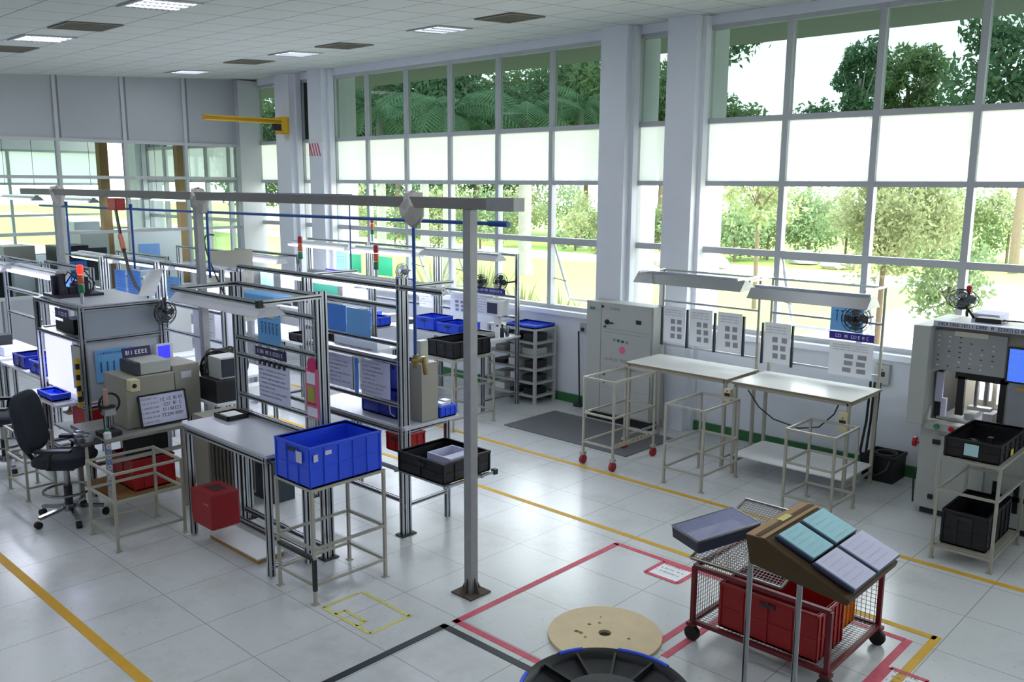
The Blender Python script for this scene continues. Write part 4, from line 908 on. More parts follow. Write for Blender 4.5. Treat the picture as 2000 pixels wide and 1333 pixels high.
MB_ = MB().bar((4.66, 5.7, .76), (4.66, 5.7, .905), .01).bar((4.84, 5.7, .76), (4.84, 5.7, .905), .01); one('bin_hanger', MB_, m_alu, 'two thin straps holding the small red bin', 'hanger')
box_thing('junction_box', 4.40, 4.50, 5.86, 5.98, .66, .76, M('mid_grey', '777a7c', .5), 'grey junction box under the front rail of the right station', 'box')
# bracket with black crate
T = thing('crate_bracket', 'aluminium bracket shelf on the station post', 'bracket', (4.3, 4.85, .7))
for x in (4.16, 4.50): MB().bar((x, 4.52, .69), (x, 5.36, .69), .025).build('arm', m_alu, T)
MB().bar((4.12, 4.54, .69), (4.62, 4.54, .69), .02).build('cross_bar', m_alu, T); MB().bar((4.12, 5.10, .69), (4.62, 5.10, .69), .02).build('cross_bar', m_alu, T)
B(4.625, 4.66, 4.52, 4.56, .67, .71).build('end_cap', m_dark, T)
crate(4.12, 4.60, 4.55, 5.05, .706, .865, m_black, 'shallow black crate with a white box beside the front post', ribs=4)
T = thing('white_carton', 'open white carton inside the black crate beside the front post', 'carton', (4.36, 4.72, .72)); c = MB(); c.bx(4.24, 4.50, 4.60, 4.86, .72, .725); c.bx(4.24, 4.25, 4.60, 4.86, .725, .865); c.bx(4.49, 4.50, 4.60, 4.86, .725, .865); c.bx(4.25, 4.49, 4.60, 4.61, .725, .865); c.bx(4.25, 4.49, 4.85, 4.86, .725, .865); c.bx(4.25, 4.49, 4.61, 4.70, .855, .86); c.build('body', m_lilac, T)

# centre aisle items between the stations
T = thing('centre_table', 'white table with grey frame behind the near station', 'table', (4.05, 7.55, 0)); B(3.82, 4.36, 7.24, 7.85, .86, .88).build('tabletop', m_white, T)
for (x, y) in ((3.84, 7.28), (4.32, 7.28), (3.84, 7.81), (4.32, 7.81)): MB().prof((x,y,0), (x,y,.86), .04).build('leg', m_alu, T)
T = box_thing('desktop_computer', 3.84, 4.06, 7.28, 7.60, .882, 1.09, m_black, 'black computer under the small monitor on the centre table', 'computer')
T = thing('monitor', 'small grey boxy monitor on the black computer', 'monitor', (3.98, 7.4, 1.092)); B(3.90, 4.12, 7.30, 7.52, 1.092, 1.29).build('housing', m_cab, T, bevel=.006); B(3.91, 4.06, 7.296, 7.30, 1.11, 1.275).build('screen', M('screen_dark', '2c3138', .25), T)
T = thing('black_coil', 'large tangled black cable coil on the centre table', 'cable coil', (4.2, 7.85, .88)); g = MB(); r = random.Random(5)
for k in range(26): g.torus((4.14+r.uniform(-.08,.08), 7.66+r.uniform(-.04,.04), 1.12+r.uniform(-.03,.05)), r.uniform(.10,.17), .011, 22, 5, rot=Matrix.Rotation(pi/2+r.uniform(-.5,.5), 3, 'X') @ Matrix.Rotation(r.uniform(-.5,.5), 3, 'Y'))
for k in range(3): g.tube((4.06+.08*k, 7.66, .882), (4.06+.08*k, 7.66, 1.0), .02)
g.build('coil', M('coil_black', '23241f', .6, var=.3), T, smooth=True)
box_thing('white_carton', 4.16, 4.36, 7.30, 7.44, .882, .98, m_white, 'white carton in front of the black coil', 'carton')
crate(3.84, 3.94, 7.64, 7.82, .882, .96, m_blue, 'small bright blue tray left of the white carton', ribs=2, name='parts_tray', cat='tray')
T = thing('blue_display', 'small glowing blue display left of the black coil', 'display', (3.7, 8.0, 1.15)); B(3.64, 3.80, 8.0, 8.04, 1.15, 1.36).build('housing', m_white, T); B(3.655, 3.77, 7.996, 8.0, 1.165, 1.345).build('screen', m_skyglow, T); MB().bar((3.72, 8.02, 0), (3.72, 8.02, 1.15), .02).build('stem', m_alu, T)
T = thing('blue_tray', 'flat light blue tray on the rail behind the canopy', 'tray', (4.4, 7.4, 1.78)); B(4.30, 4.50, 7.02, 7.72, 1.78, 1.84).build('tray', m_sky, T, bevel=.01); MB().bar((4.42, 6.9, 1.77), (4.42, 7.775, 1.77), .02).build('support', m_alu, T)
box_thing('yellow_device', 4.31, 4.39, 7.74, 7.83, 1.78, 1.90, m_dark, 'small dark device with yellow spots beside the light blue tray', 'device')

# ================================================================== INSPECTION BENCH WITH BEIGE CABINET (left foreground)
T = thing('inspection_bench', 'grey steel bench with a wooden lower shelf behind the rail stand', 'bench', (3.2, 7.6, 0))
B(2.82, 3.56, 7.28, 8.0, .72, .75).build('tabletop', M('bench_grey', '8f8e88', .5), T, bevel=.003); B(2.86, 3.52, 7.32, 7.96, .20, .22).build('lower_shelf', m_card, T)
for (x, y) in ((2.86, 7.31), (3.52, 7.31), (2.86, 7.96), (3.52, 7.96)): B(x-.02, x+.02, y-.02, y+.02, 0, .72).build('leg', m_steel, T)
for z in (.19, .55): MB().bar((2.86, 7.31, z), (3.52, 7.31, z), .03).build('rail', m_steel, T)
crate(3.08, 3.44, 7.36, 7.80, .222, .50, m_redp, 'red crate on the wooden lower shelf', ribs=4)
box_thing('heater_box', 3.04, 3.42, 7.40, 7.46, .53, .68, m_black, 'black panel hanging above the red crate', 'panel')
T = thing('control_cabinet', 'beige grey metal control cabinet on the inspection bench', 'cabinet', (3.4, 7.7, .75)); B(3.10, 3.54, 7.46, 7.9, .752, 1.20).build('left_housing', m_beige, T, bevel=.006); B(3.545, 3.80, 7.50, 7.9, .752, 1.245).build('right_housing', m_beige, T, bevel=.006)
MB().bx(3.54, 3.545, 7.458, 7.462, .76, 1.19).build('seam', m_dark, T); g = MB(); g.bx(3.62, 3.72, 7.496, 7.50, 1.12, 1.18); g.build('plate', m_gtop, T)
sheetY(7.40, 3.20, 3.62, .765, 1.03, m_lilac, 'framed white inspection chart leaning on the beige cabinet', name='framed_chart', cat='chart', tilt=.05, border=m_black)
T = thing('bench_device', 'grey device with a dark front face on top of the beige cabinet', 'device', (3.25, 7.65, 1.2)); B(3.26, 3.53, 7.50, 7.82, 1.206, 1.31).build('body', m_cab, T, bevel=.005); B(3.22, 3.26, 7.50, 7.82, 1.206, 1.315).build('dark_front', M('front_dark', '3c4048', .5), T)
sheetY(7.80, 3.24, 3.50, 1.313, 1.40, M('violet_dark_sign', '2b2356', .5), 'dark purple title sign standing on the grey device', cat='sign', name='title_sign', content='title', tilt=.02)
box_thing('cream_gauge', 3.11, 3.19, 7.365, 7.46, 1.10, 1.20, m_cream, 'small cream gauge box at the corner of the beige cabinet', 'gauge', lambda T: MB().tube((3.14, 7.361, 1.15), (3.14, 7.365, 1.15), .02, 12).build('dial', m_black, T))
T = thing('bench_press', 'small metal bench press with a round dark hose guard', 'press', (2.92, 7.42, .75))
g = MB(); g.bx(2.84, 3.0, 7.34, 7.5, .752, .79); g.build('base', m_dark, T); g = MB(); g.tube((2.92, 7.46, .79), (2.92, 7.46, 1.06), .022); g.tube((2.96, 7.44, .79), (2.96, 7.44, .95), .014); g.build('column', m_chrome, T)
MB().bx(2.88, 2.97, 7.36, 7.46, .93, .99).build('head', m_alu, T, bevel=.005); MB().torus((2.95, 7.44, 1.02), .085, .010, 26, 6, 'Y').build('hose_guard', m_black, T, smooth=True); MB().tube((2.90, 7.38, .99), (2.90, 7.38, 1.16), .02).build('cylinder', M('pinkish', 'b28a86', .5), T); MB().bx(2.86, 2.96, 7.34, 7.40, 1.0, 1.02).build('bracket', m_black, T)
T = thing('bottle', 'white bottle with a green cap at the corner of the inspection bench', 'bottle', (2.90, 7.33, .752)); MB().lathe((2.865, 7.315, .752), [(.028,0),(.03,.01),(.03,.05),(.014,.065)], 16).build('body', m_white, T, smooth=True); MB().lathe((2.865, 7.315, .817), [(.016,0),(.016,.025)], 12).build('cap', m_greenp, T, smooth=True)
g = MB(); r = random.Random(2)
for k in range(18): a, b = r.uniform(2.65, 2.76), r.uniform(7.28, 7.49); g.bx(a, a+.04, b, b+.04, .752-.0, .76+r.random()*.06)
T = thing('parts_shelf', 'narrow dark shelf with metal parts at the left of the bench', 'shelf', (2.75, 7.4, .7)); B(2.64, 2.815, 7.27, 7.54, .735, .75).build('board', m_dark, T); [MB().bar((2.68, b, 0), (2.68, b, .735), .02).build('leg', m_steel, T) for b in (7.29,)]
o = one('metal_parts', g, m_alu, 'heap of small metal parts on the narrow dark shelf', 'parts'); o['kind'] = 'stuff'
T = thing('chain_strip', 'blue and white chain strip hanging from the bench corner', 'strip', (2.84, 7.27, .3)); g = MB()
for k in range(9): g.torus((2.845, 7.262, .70-.045*k), .016, .005, 10, 5, 'Y', mi=k % 2)
g.build('links', [m_lilac, m_sky2], T)
stand(2.65, 3.20, 6.72, 7.22, .64, 'low tube rail stand in front of the inspection bench', levels=(.40, .12))

# machine station with grey enclosure (left)
T = thing('machine_station', 'profile framed machine station with a grey enclosure on top', 'machine', (3.4, 8.6, 0))
for (x, y) in ((3.03, 8.12), (3.76, 8.12), (3.03, 9.2), (3.76, 9.2)): MB().prof((x,y,0), (x,y,1.76), .045).build('post', m_alu, T)
for z in (.30, .84, 1.45, 1.74):
    g = MB(); g.prof((3.03,8.12,z), (3.76,8.12,z), .035); g.prof((3.03,9.2,z), (3.76,9.2,z), .035); g.prof((3.03,8.12,z), (3.03,9.2,z), .035); g.prof((3.76,8.12,z), (3.76,9.2,z), .035); g.build('rail_ring', m_alu, T)
B(3.06, 3.74, 8.115, 8.13, 1.47, 1.72).build('front_panel', M('panel_bluegrey', 'a3abb8', .45), T); B(3.05, 3.75, 8.1, 9.2, 1.765, 1.775).build('roof_panel', m_gtop, T); B(3.06, 3.74, 8.13, 8.145, .90, 1.43).build('lower_front', m_gtop, T)
B(3.74, 3.75, 8.15, 9.18, .90, 1.72).build('back_panel', m_gtop, T)
B(2.84, 3.76, 8.35, 9.2, .83, .855).build('worktop', m_white, T); B(3.06, 3.72, 8.15, 9.18, 1.44, 1.455).build('inner_shelf', m_beige, T)
g = MB(); g.bx(3.10, 3.25, 8.5, 8.75, 1.457, 1.60); g.bx(3.12, 3.3, 8.8, 9.0, 1.457, 1.55); g.build('camera_unit', m_black, T, bevel=.004)
B(3.00, 3.006, 8.13, 8.33, 1.0, 1.4).build('side_cover', m_cab, T)
sheetY(8.108, 3.12, 3.46, 1.06, 1.36, m_sky, 'light blue pictogram poster on the machine station', cat='poster', name='blue_poster', content='figures')
T = thing('light_panel', 'glowing white lilac panel under the grey enclosure', 'light panel', (3.2, 8.8, .86)); B(3.06, 3.075, 8.50, 9.15, .90, 1.40).build('panel', m_uv, T)
ld = bpy.data.lights.new('panel_light', 'AREA'); ld.shape = 'RECTANGLE'; ld.size = .4; ld.size_y = .5; ld.energy = 3.5; ld.color = (.66, .66, 1); lo = bpy.data.objects.new('panel_light', ld); COL.objects.link(lo); lo.parent = T; lo.location = (-.16, .0, .29); lo.rotation_euler = (0, radians(90), 0)
crate(2.86, 3.02, 8.5, 8.85, .862, .925, m_blue, 'violet blue tray on the worktop before the glowing panel', ribs=2, name='parts_tray', cat='tray')
T = thing('small_screen', 'small grey touch screen beside the glowing panel', 'screen', (3.2, 8.3, 1.2)); B(3.06, 3.08, 8.22, 8.44, 1.20, 1.38).build('housing', m_dark, T); B(3.055, 3.06, 8.24, 8.42, 1.215, 1.365).build('screen', m_gtop, T); MB().bar((3.07, 8.33, .857), (3.07, 8.33, 1.20), .015).build('stem', m_dark, T)
T = thing('striped_post', 'yellow and black striped guard post at the machine corner', 'post', (2.97, 8.14, .86)); g = MB()
for k in range(9): g.bx(2.955, 2.985, 8.12, 8.15, .857+k*.05, .907+k*.05, k % 2)
g.build('stripes', [m_yelpaint, m_black], T)
sheetX(2.99, 8.30, 8.62, 1.63, 1.72, M('violet_dark_sign', '2b2356', .5), 'dark purple title sign on the side of the grey enclosure', cat='sign', name='title_sign', content='title')
tower(3.10, 8.24, 1.776, 'lit red signal tower on the grey enclosure', lit=True)
T = thing('gripper_unit', 'dark purple mechanical unit with tubing behind the lit tower', 'machine unit', (3.3, 9.0, 1.776)); g = MB(); r = random.Random(4)
g.bx(3.08, 3.5, 8.75, 9.15, 1.776, 1.80)
for k in range(9): a, b = r.uniform(3.08, 3.36), r.uniform(8.8, 9.1); g.bx(a, a+r.uniform(.03,.09), b, b+.05, 1.80, 1.85+r.random()*.16)
g.build('body', M('dark_violet', '2c2838', .5, var=.3), T)
g = MB()
for k in range(4): g.path([(3.15+.06*k, 8.9, 1.9), (3.2+.05*k, 8.8, 2.02), (3.3+.04*k, 8.75, 1.9), (3.35, 8.7, 1.80)], .007)
g.build('tubing', m_black, T, smooth=True)
T = thing('clipboard_sheet', 'tilted white chart on a stand above the enclosure', 'chart', (3.7, 8.3, 1.78)); g = MB(); g.prism([(3.60, 8.22, 1.80), (3.74, 8.18, 1.80), (3.86, 8.22, 2.03), (3.72, 8.26, 2.03)], (0, .004, 0)); g.build('page', m_paper, T); MB().bar((3.70, 8.24, 1.776), (3.74, 8.26, 1.95), .012).build('stem', m_dark, T); MB().bar((3.62, 8.20, 2.04), (3.88, 8.24, 2.04), .04, .012).build('clip_bar', m_white, T)
fan((3.74, 7.98, 1.66), .12, 'round wire fan hanging from the enclosure corner', ry=radians(90), rz=radians(-80), mat=m_dark, base=(0, .0, .14))
one('red_device', MB().bx(3.1, 3.4, 8.4, 8.7, .50, .74), m_redp, 'dark red box on a shelf under the machine worktop', 'box'); one('wood_strip', B(3.06, 3.72, 8.3, 9.1, .48, .50), m_alu, 'grey shelf board under the machine worktop', 'shelf')

# office chairs
def pad(w_, d, h, name, mat, parent, loc, rot=(0,0,0), sub=2):
    g = MB(); n = 6; vs = []
    for iz, (s, z) in enumerate(((.80, -h/2), (1.0, -h*.15), (1.0, h*.25), (.86, h/2))):
        for k in range(n*4):
            a = 2*pi*k/(n*4); c, t = cos(a), sin(a); e = .55; x = (abs(c)**e)*(1 if c > 0 else -1)*w_/2*s; y = (abs(t)**e)*(1 if t > 0 else -1)*d/2*s; vs.append((x, y, z))
    m_ = n*4; fs = [(i*m_+k, i*m_+(k+1) % m_, (i+1)*m_+(k+1) % m_, (i+1)*m_+k) for i in range(3) for k in range(m_)]+[tuple(range(m_-1, -1, -1)), tuple(range(3*m_, 4*m_))]
    g._a(vs, fs, 0); R = Matrix.Rotation(rot[1], 3, 'Y') @ Matrix.Rotation(rot[0], 3, 'X'); g.v = [tuple(R @ Vector(v)+Vector(loc)) for v in g.v]
    return g.build(name, mat, parent, local=True, smooth=True, bevel=.008)
def chair(x, y, rz, label):
    T = thing('office_chair', label, 'chair', (x, y, 0), rz)
    pad(.46, .46, .09, 'seat', m_fabric, T, (0, 0, .54)); pad(.52, .46, .10, 'backrest', m_fabric, T, (-.27, 0, .87), (0, radians(80), 0))
    g = MB(); g.path([(-.10, 0, .49), (-.24, 0, .50), (-.32, 0, .62), (-.32, 0, .80)], .022, 8); g.build('back_support', m_black, T, local=True, smooth=True)
    MB().bx(-.12, .10, -.10, .10, .46, .50).build('mechanism', m_black, T, local=True)
    MB().tube((0,0,.12), (0,0,.47), .025, 14).build('gas_lift', m_chrome, T, local=True, smooth=True); MB().tube((0,0,.12), (0,0,.30), .034, 14).build('lift_cover', m_black, T, local=True, smooth=True)
    b = MB(); b.tube((0,0,.08), (0,0,.14), .05, 14)
    for k in range(5): a = 2*pi*k/5+.3; b.bar((0,0,.115), (cos(a)*.27, sin(a)*.27, .085), .04, .025)
    b.build('star_base', m_chrome, T, local=True)
    for k in range(5):
        a = 2*pi*k/5+.3; w_ = MB(); w_.tube((cos(a)*.28-sin(a)*.02, sin(a)*.28+cos(a)*.02, .03), (cos(a)*.28+sin(a)*.02, sin(a)*.28-cos(a)*.02, .03), .03, 14); w_.build('caster', m_rubber, T, local=True, smooth=True)
    for sg in (-1, 1):
        a = MB(); a.path([(-.05, sg*.18, .50), (-.05, sg*.24, .52), (-.02, sg*.24, .64), (.0, sg*.24, .66)], .014, 8); a.bx(-.13, .15, sg*.24-.03, sg*.24+.03, .66, .685); a.build('armrest', m_black, T, local=True)
    MB().torus((0,0,.26), .19, .012, 30, 8).build('foot_ring', m_chrome, T, local=True, smooth=True)
    return T
chair(2.66, 7.72, radians(-42), 'charcoal office chair in front with a dark upholstered back')
chair(2.74, 9.58, radians(-38), 'charcoal office chair cut by the left edge of the view')
stand(2.56, 2.80, 8.42, 8.90, .62, 'low tube footrest stand between the two office chairs', levels=(.36, .12))

# ================================================================== FOREGROUND: CAGE CART, READING STAND, DISC, REEL
def wiremesh(mb, o, u, v, L, W_, pitch, r=.0016):
    o, u, v = Vector(o), Vector(u).normalized(), Vector(v).normalized(); n = int(L/pitch); m_ = int(W_/pitch)
    for k in range(n+1): mb.bar(o+u*(L*k/n), o+u*(L*k/n)+v*W_, r*2)
    for k in range(m_+1): mb.bar(o+v*(W_*k/m_), o+v*(W_*k/m_)+u*L, r*2)
    return mb
T = thing('cage_cart', 'dark red cage cart with wire mesh sides on swivel casters', 'cart', (4.98, 2.3, 0))
X0, X1, Y0, Y1, Z0, Z1 = 4.60, 5.36, 1.85, 2.73, .13, .50
m_dred = M('dark_red_paint', '651420', .45, var=.12)
for (x, y) in ((X0,Y0),(X1,Y0),(X1,Y1),(X0,Y1)):
    MB().bar((x,y,Z0), (x,y,Z1), .028).build('corner_post', m_dred, T)
    MB().bar((x, y, .105), (x, y, .125), .06).build('caster_plate', m_dred, T); q = MB(); q.tube((x-.015, y, .05), (x+.015, y, .05), .05, 16); q.build('caster_wheel', m_rubber, T, smooth=True)
for z in (Z0, Z1):
    MB().bar((X0,Y0,z), (X0,Y1,z), .026).build('frame_rail', m_dred, T); MB().bar((X1,Y0,z), (X1,Y1,z), .026).build('frame_rail', m_dred, T)
    MB().bar((X0,Y1,z), (X1,Y1,z), .026).build('frame_rail', m_dred, T)
MB().bar((X0,Y0,Z0), (X1,Y0,Z0), .026).build('frame_rail', m_dred, T)
wiremesh(MB(), (X1,Y0,Z0), (0,1,0), (0,0,1), Y1-Y0, Z1-Z0, .028).build('mesh_side', m_wire, T)
wiremesh(MB(), (X0,Y1,Z0), (1,0,0), (0,0,1), X1-X0, Z1-Z0, .028).build('mesh_back', m_wire, T); wiremesh(MB(), (X0,Y0,Z0+.003), (1,0,0), (0,1,0), X1-X0, Y1-Y0, .028).build('mesh_floor', m_wire, T)
u = Vector((.84, .0, .26)); l = wiremesh(MB(), (4.66, 2.18, .515), u, (0,1,0), .72, .62, .022); e0 = Vector((4.66, 2.18, .515)); un = u.normalized()
for a, b in ((e0, e0+un*.72), (e0+Vector((0,.62,0)), e0+Vector((0,.62,0))+un*.72), (e0, e0+Vector((0,.62,0))), (e0+un*.72, e0+un*.72+Vector((0,.62,0)))): l.bar(a, b, .014)
l.build('mesh_lid', m_wire, T)
T = thing('mesh_basket', 'dark wire mesh drawer turned over on the open cart lid', 'basket', (4.8, 2.85, .62))
R = Matrix.Translation((4.78, 2.70, .735)) @ Matrix.Rotation(radians(-24), 4, 'Z') @ Matrix.Rotation(radians(-7), 4, 'Y') @ Matrix.Diagonal((.78, .88, 1.1, 1))
g = MB(); g.bx(-.30,.30,-.165,-.160,-.07,.0); g.bx(-.30,.30,.16,.165,-.07,.0); g.bx(-.30,-.295,-.16,.16,-.07,0); g.bx(.295,.30,-.16,.16,-.07,0); g.v = [tuple(R @ Vector(v)) for v in g.v]; g.build('side_walls', M('navy_dark', '20243a', .5), T)
g = wiremesh(MB(), (-.30,-.165,.002), (1,0,0), (0,1,0), .60, .33, .011, .0011); g.v = [tuple(R @ Vector(v)) for v in g.v]; g.build('mesh_base', M('lilac_wire', 'b4b8e0', .4, .3), T)
g = MB()
for a, b in (((-.30,-.165,.0),(.30,-.165,.0)), ((.30,-.165,.0),(.30,.165,.0)), ((.30,.165,.0),(-.30,.165,.0)), ((-.30,.165,.0),(-.30,-.165,.0))): g.bar(a, b, .010)
g.v = [tuple(R @ Vector(v)) for v in g.v]; g.build('rim_wire', m_chrome, T)
crate(4.63, 4.98, 1.93, 2.56, .145, .44, M('deep_red_plastic', '960e14', .4), 'large red plastic crate inside the cage cart', ribs=6)
crate(5.06, 5.28, 1.98, 2.36, .145, .42, m_orange, 'orange plastic crate beside the red one in the cage cart', ribs=4)

T = thing('reading_stand', 'sloped brown document stand on two chrome legs at the lower right', 'stand', (3.9, 1.7, 0))
a0, b0 = Vector((3.645, 1.85, 1.235)), Vector((4.215, 1.85, 1.235)); a1, b1 = Vector((3.655, 1.40, 1.065)), Vector((4.235, 1.40, 1.065))
g = MB(); g.prism([(3.645,1.87,1.10), (3.645,1.90,1.235), (3.645,1.83,1.25), (3.655,1.39,1.07), (3.655,1.40,1.04)], (.575,0,0)); g.build('sloped_box', m_dkcard, T, bevel=.004)
g = MB(); g.prism([(3.643,1.895,1.238), (3.643,1.80,1.243), (3.643,1.80,1.247), (3.643,1.895,1.243)], (.58,0,0)); g.build('cardboard_strip', M('strip_card', 'b08c62', .85, var=.12), T)
MB().bx(3.9, 4.0, 1.83, 1.87, 1.247, 1.249).build('yellow_label', m_yelp, T)
for y, zt in ((1.875, 1.14), (1.625, 1.08)): MB().tube((3.665, y, 0), (3.665, y, zt), .0135, 14).build('leg', m_chrome, T, smooth=True)
MB().bar((3.665, 1.3, .02), (3.665, 2.05, .02), .03).build('foot_bar', m_chrome, T); MB().bar((3.665, 1.65, .02), (4.3, 1.65, .02), .03).build('foot_bar', m_chrome, T)
sl = (a1-a0).normalized(); nn = Vector((0, -sl.z, sl.y)); nn = nn if nn.z > 0 else -nn
def folder(x0, s0, s1, w_, mat, label):
    T = thing('document_folder', label, 'folder', (x0, 1.7, 1.2), 0); o = Vector((x0, 1.835, 1.257))
    def P(dx, s, h): return o+Vector((dx,0,0))+sl*s+nn*h
    g = MB(); g._a([P(0,s0,0),P(w_,s0,0),P(w_,s1,0),P(0,s1,0),P(0,s0,.012),P(w_,s0,.012),P(w_,s1,.012),P(0,s1,.012)], [(0,3,2,1),(4,5,6,7),(0,1,5,4),(1,2,6,5),(2,3,7,6),(3,0,4,7)], 0); g.build('cover', m_spine, T)
    g = MB(); d = .018; g._a([P(d,s0+.004,.012),P(w_-.004,s0+.004,.012),P(w_-.004,s1-.004,.012),P(d,s1-.004,.012),P(d,s0+.004,.020),P(w_-.004,s0+.004,.017),P(w_-.004,s1-.004,.017),P(d,s1-.004,.020)], [(0,3,2,1),(4,5,6,7),(0,1,5,4),(1,2,6,5),(2,3,7,6),(3,0,4,7)], 0)
    gg = MB()
    for k in range(5): glyphs(gg, P(d+.02, s0+.03+.035*k, .0212), (1,0,0), -sl, (w_-.06)*.8, .006, seed=int(x0*100)+k)
    g._a(gg.v, gg.f, 1); g.build('pages', [mat, M('faint_print', 'a9accb', .8)], T)
folder(3.70, .06, .255, .235, m_teal, 'pale teal folder, upper left of the four on the sloped stand'); folder(3.95, .06, .255, .255, m_teal, 'pale teal folder, upper right of the four on the sloped stand')
folder(3.68, .265, .475, .255, m_lilac, 'lilac white folder, lower left of the four on the sloped stand'); folder(3.945, .265, .475, .285, m_lilac, 'lilac white folder, lower right of the four on the sloped stand')

T = thing('plywood_disc', 'round plywood cable drum flange lying on the floor', 'disc', (4.25, 3.16, 0))
import bmesh
def disc_with_holes(c, R_, z0, z1, holes, n=72):
    bm = bmesh.new(); top = []
    def ring(cx, cy, r, k): return [bm.verts.new((cx+r*cos(2*pi*i/k), cy+r*sin(2*pi*i/k), z1)) for i in range(k)]
    es = []
    for (cx, cy, r, k) in [(c[0], c[1], R_, n)]+[(c[0]+hx, c[1]+hy, hr, 16) for hx, hy, hr in holes]:
        q = ring(cx, cy, r, k); es += [bm.edges.new((q[i], q[(i+1) % k])) for i in range(k)]
    bmesh.ops.triangle_fill(bm, edges=es, use_beauty=True)
    f = bm.faces[:]; ex = bmesh.ops.extrude_face_region(bm, geom=f)
    for v in [v for v in ex['geom'] if isinstance(v, bmesh.types.BMVert)]: v.co.z = z0
    bmesh.ops.recalc_face_normals(bm, faces=bm.faces); off = Vector((c[0], c[1], 0))
    for v in bm.verts: v.co -= off
    me = bpy.data.meshes.new('flange'); bm.to_mesh(me); bm.free(); return me
cx, cy = 4.25, 3.16
# small holes are placed by direction: r towards image right, f away from the camera
rt = (sin(_y), -cos(_y)); fw = (cos(_y), sin(_y))
def H_(r_, f_): return (rt[0]*r_+fw[0]*f_, rt[1]*r_+fw[1]*f_)
hl = [(0,0,.042)]+[H_(a, b)+(c,) for a, b, c in ((-.18, .02, .016), (-.155, .0, .016), (-.09, .11, .013), (-.02, .13, .011), (-.13, -.055, .011), (.145, -.075, .011), (-.005, .21, .007))]
me = disc_with_holes((cx, cy), .365, .002, .022, hl); me.materials.append(m_disc); o = bpy.data.objects.new('flange', me); COL.objects.link(o); o.parent = T; o.location = (0, 0, 0); T.location = (cx, cy, 0)
MB().lathe((cx, cy, .0), [(.0, .0), (.038, .0), (.038, .004)], 16).build('hub_opening', m_black, T)

T = thing('cable_reel', 'black spoked cable reel with a blue chipped rim at the bottom edge', 'reel', (3.29, 2.43, 0)); c0 = (3.29, 2.43)
g = MB(); g.lathe((c0[0], c0[1], 0), [(.40, .0), (.44, .0), (.44, .02), (.40, .03)], 56); g.build('lower_flange', m_black, T, smooth=True)
g = MB(); g.lathe((c0[0], c0[1], 0), [(.22, .02), (.22, .32)], 40); g.build('barrel', m_black, T, smooth=True)
g = MB(); g.lathe((c0[0], c0[1], 0), [(.07, .27), (.21, .285), (.405, .305), (.42, .335), (.44, .345), (.445, .325), (.44, .30), (.40, .29), (.21, .27), (.07, .255), (.07, .27)], 64); g.build('upper_flange', m_black, T, smooth=True)
for k in range(12):
    a = 2*pi*k/12; MB().bar((c0[0]+cos(a)*.08, c0[1]+sin(a)*.08, .29), (c0[0]+cos(a)*.41, c0[1]+sin(a)*.41, .325), .012, .03).build('spoke', m_black, T)
for k in range(9):
    a0_ = 2*pi*k/9+.25*(k % 3); g = MB(); g.path([(c0[0]+cos(a0_+t*.055)*.436, c0[1]+sin(a0_+t*.055)*.436, .3425) for t in range(7 if k % 2 else 10)], .0105, 8); g.build('blue_rim', m_blue, T, smooth=True)
g = MB(); g.torus((c0[0], c0[1], .285), .08, .014, 24, 8); g.build('hub_ring', m_dark, T, smooth=True)

# ================================================================== WINDOW SIDE ROW OF STATIONS AND SHELF
def station(x0, x1, y0, y1, zt, px, ztop, label, top=None, rails=(), name='assembly_station'):
    T = thing(name, label, 'workstation', ((x0+x1)/2, (y0+y1)/2, 0))
    B(x0, x1, y0, y1, zt-.025, zt).build('worktop', top or m_white, T)
    for (x, y) in ((x0+.03, y0+.03), (x0+.03, y1-.03), (x1-.03, y0+.03), (x1-.03, y1-.03)):
        if abs(x-px) > .06: MB().prof((x,y,.0), (x,y,zt-.025), .04).build('leg', m_alu, T)
    for y in (y0+.03, y1-.03): MB().prof((px, y, 0), (px, y, ztop), .045).build('post', m_alu, T)
    for z in rails+(ztop-.02,): MB().prof((px, y0+.03, z), (px, y1-.03, z), .035).build('rail', m_alu, T)
    MB().prof((x0+.03, y0+.03, .15), (x1-.03, y0+.03, .15), .03).build('low_rail', m_alu, T)
    return T
S = [(7.64, 8.34, 7.68, 9.22, 'first'), (7.64, 8.34, 9.26, 10.76, 'second'), (7.64, 8.34, 10.8, 12.4, 'third')]
for i, (x0, x1, y0, y1, w_) in enumerate(S): station(x0, x1, y0, y1, .92, 8.30, 1.98, w_+' white station along the windows counted from the shelf unit', rails=(1.42, 1.15))
lampshade(8.02, 7.74, 9.2, 1.90, 'unlit trough lamp over the window station nearest the shelf unit', lit=False, group=None, wd=.22, arm=8.3)
lampshade(8.02, 9.34, 10.74, 1.86, 'lit trough lamp over the middle window station', group=None, e=4, wd=.22, arm=8.3); lampshade(8.02, 10.88, 12.4, 1.86, 'lit trough lamp over the farthest window station', group=None, e=4, wd=.22, arm=8.3)
for y0, y1, w_ in ((7.90, 8.50, 'the first window station'), (9.74, 10.14, 'the second window station'), (11.45, 11.9, 'the third window station')): sheetX(8.27, y0, y1, 1.43, 1.505, m_purple, 'purple title strip on '+w_, cat='sign', name='title_sign', content='title')
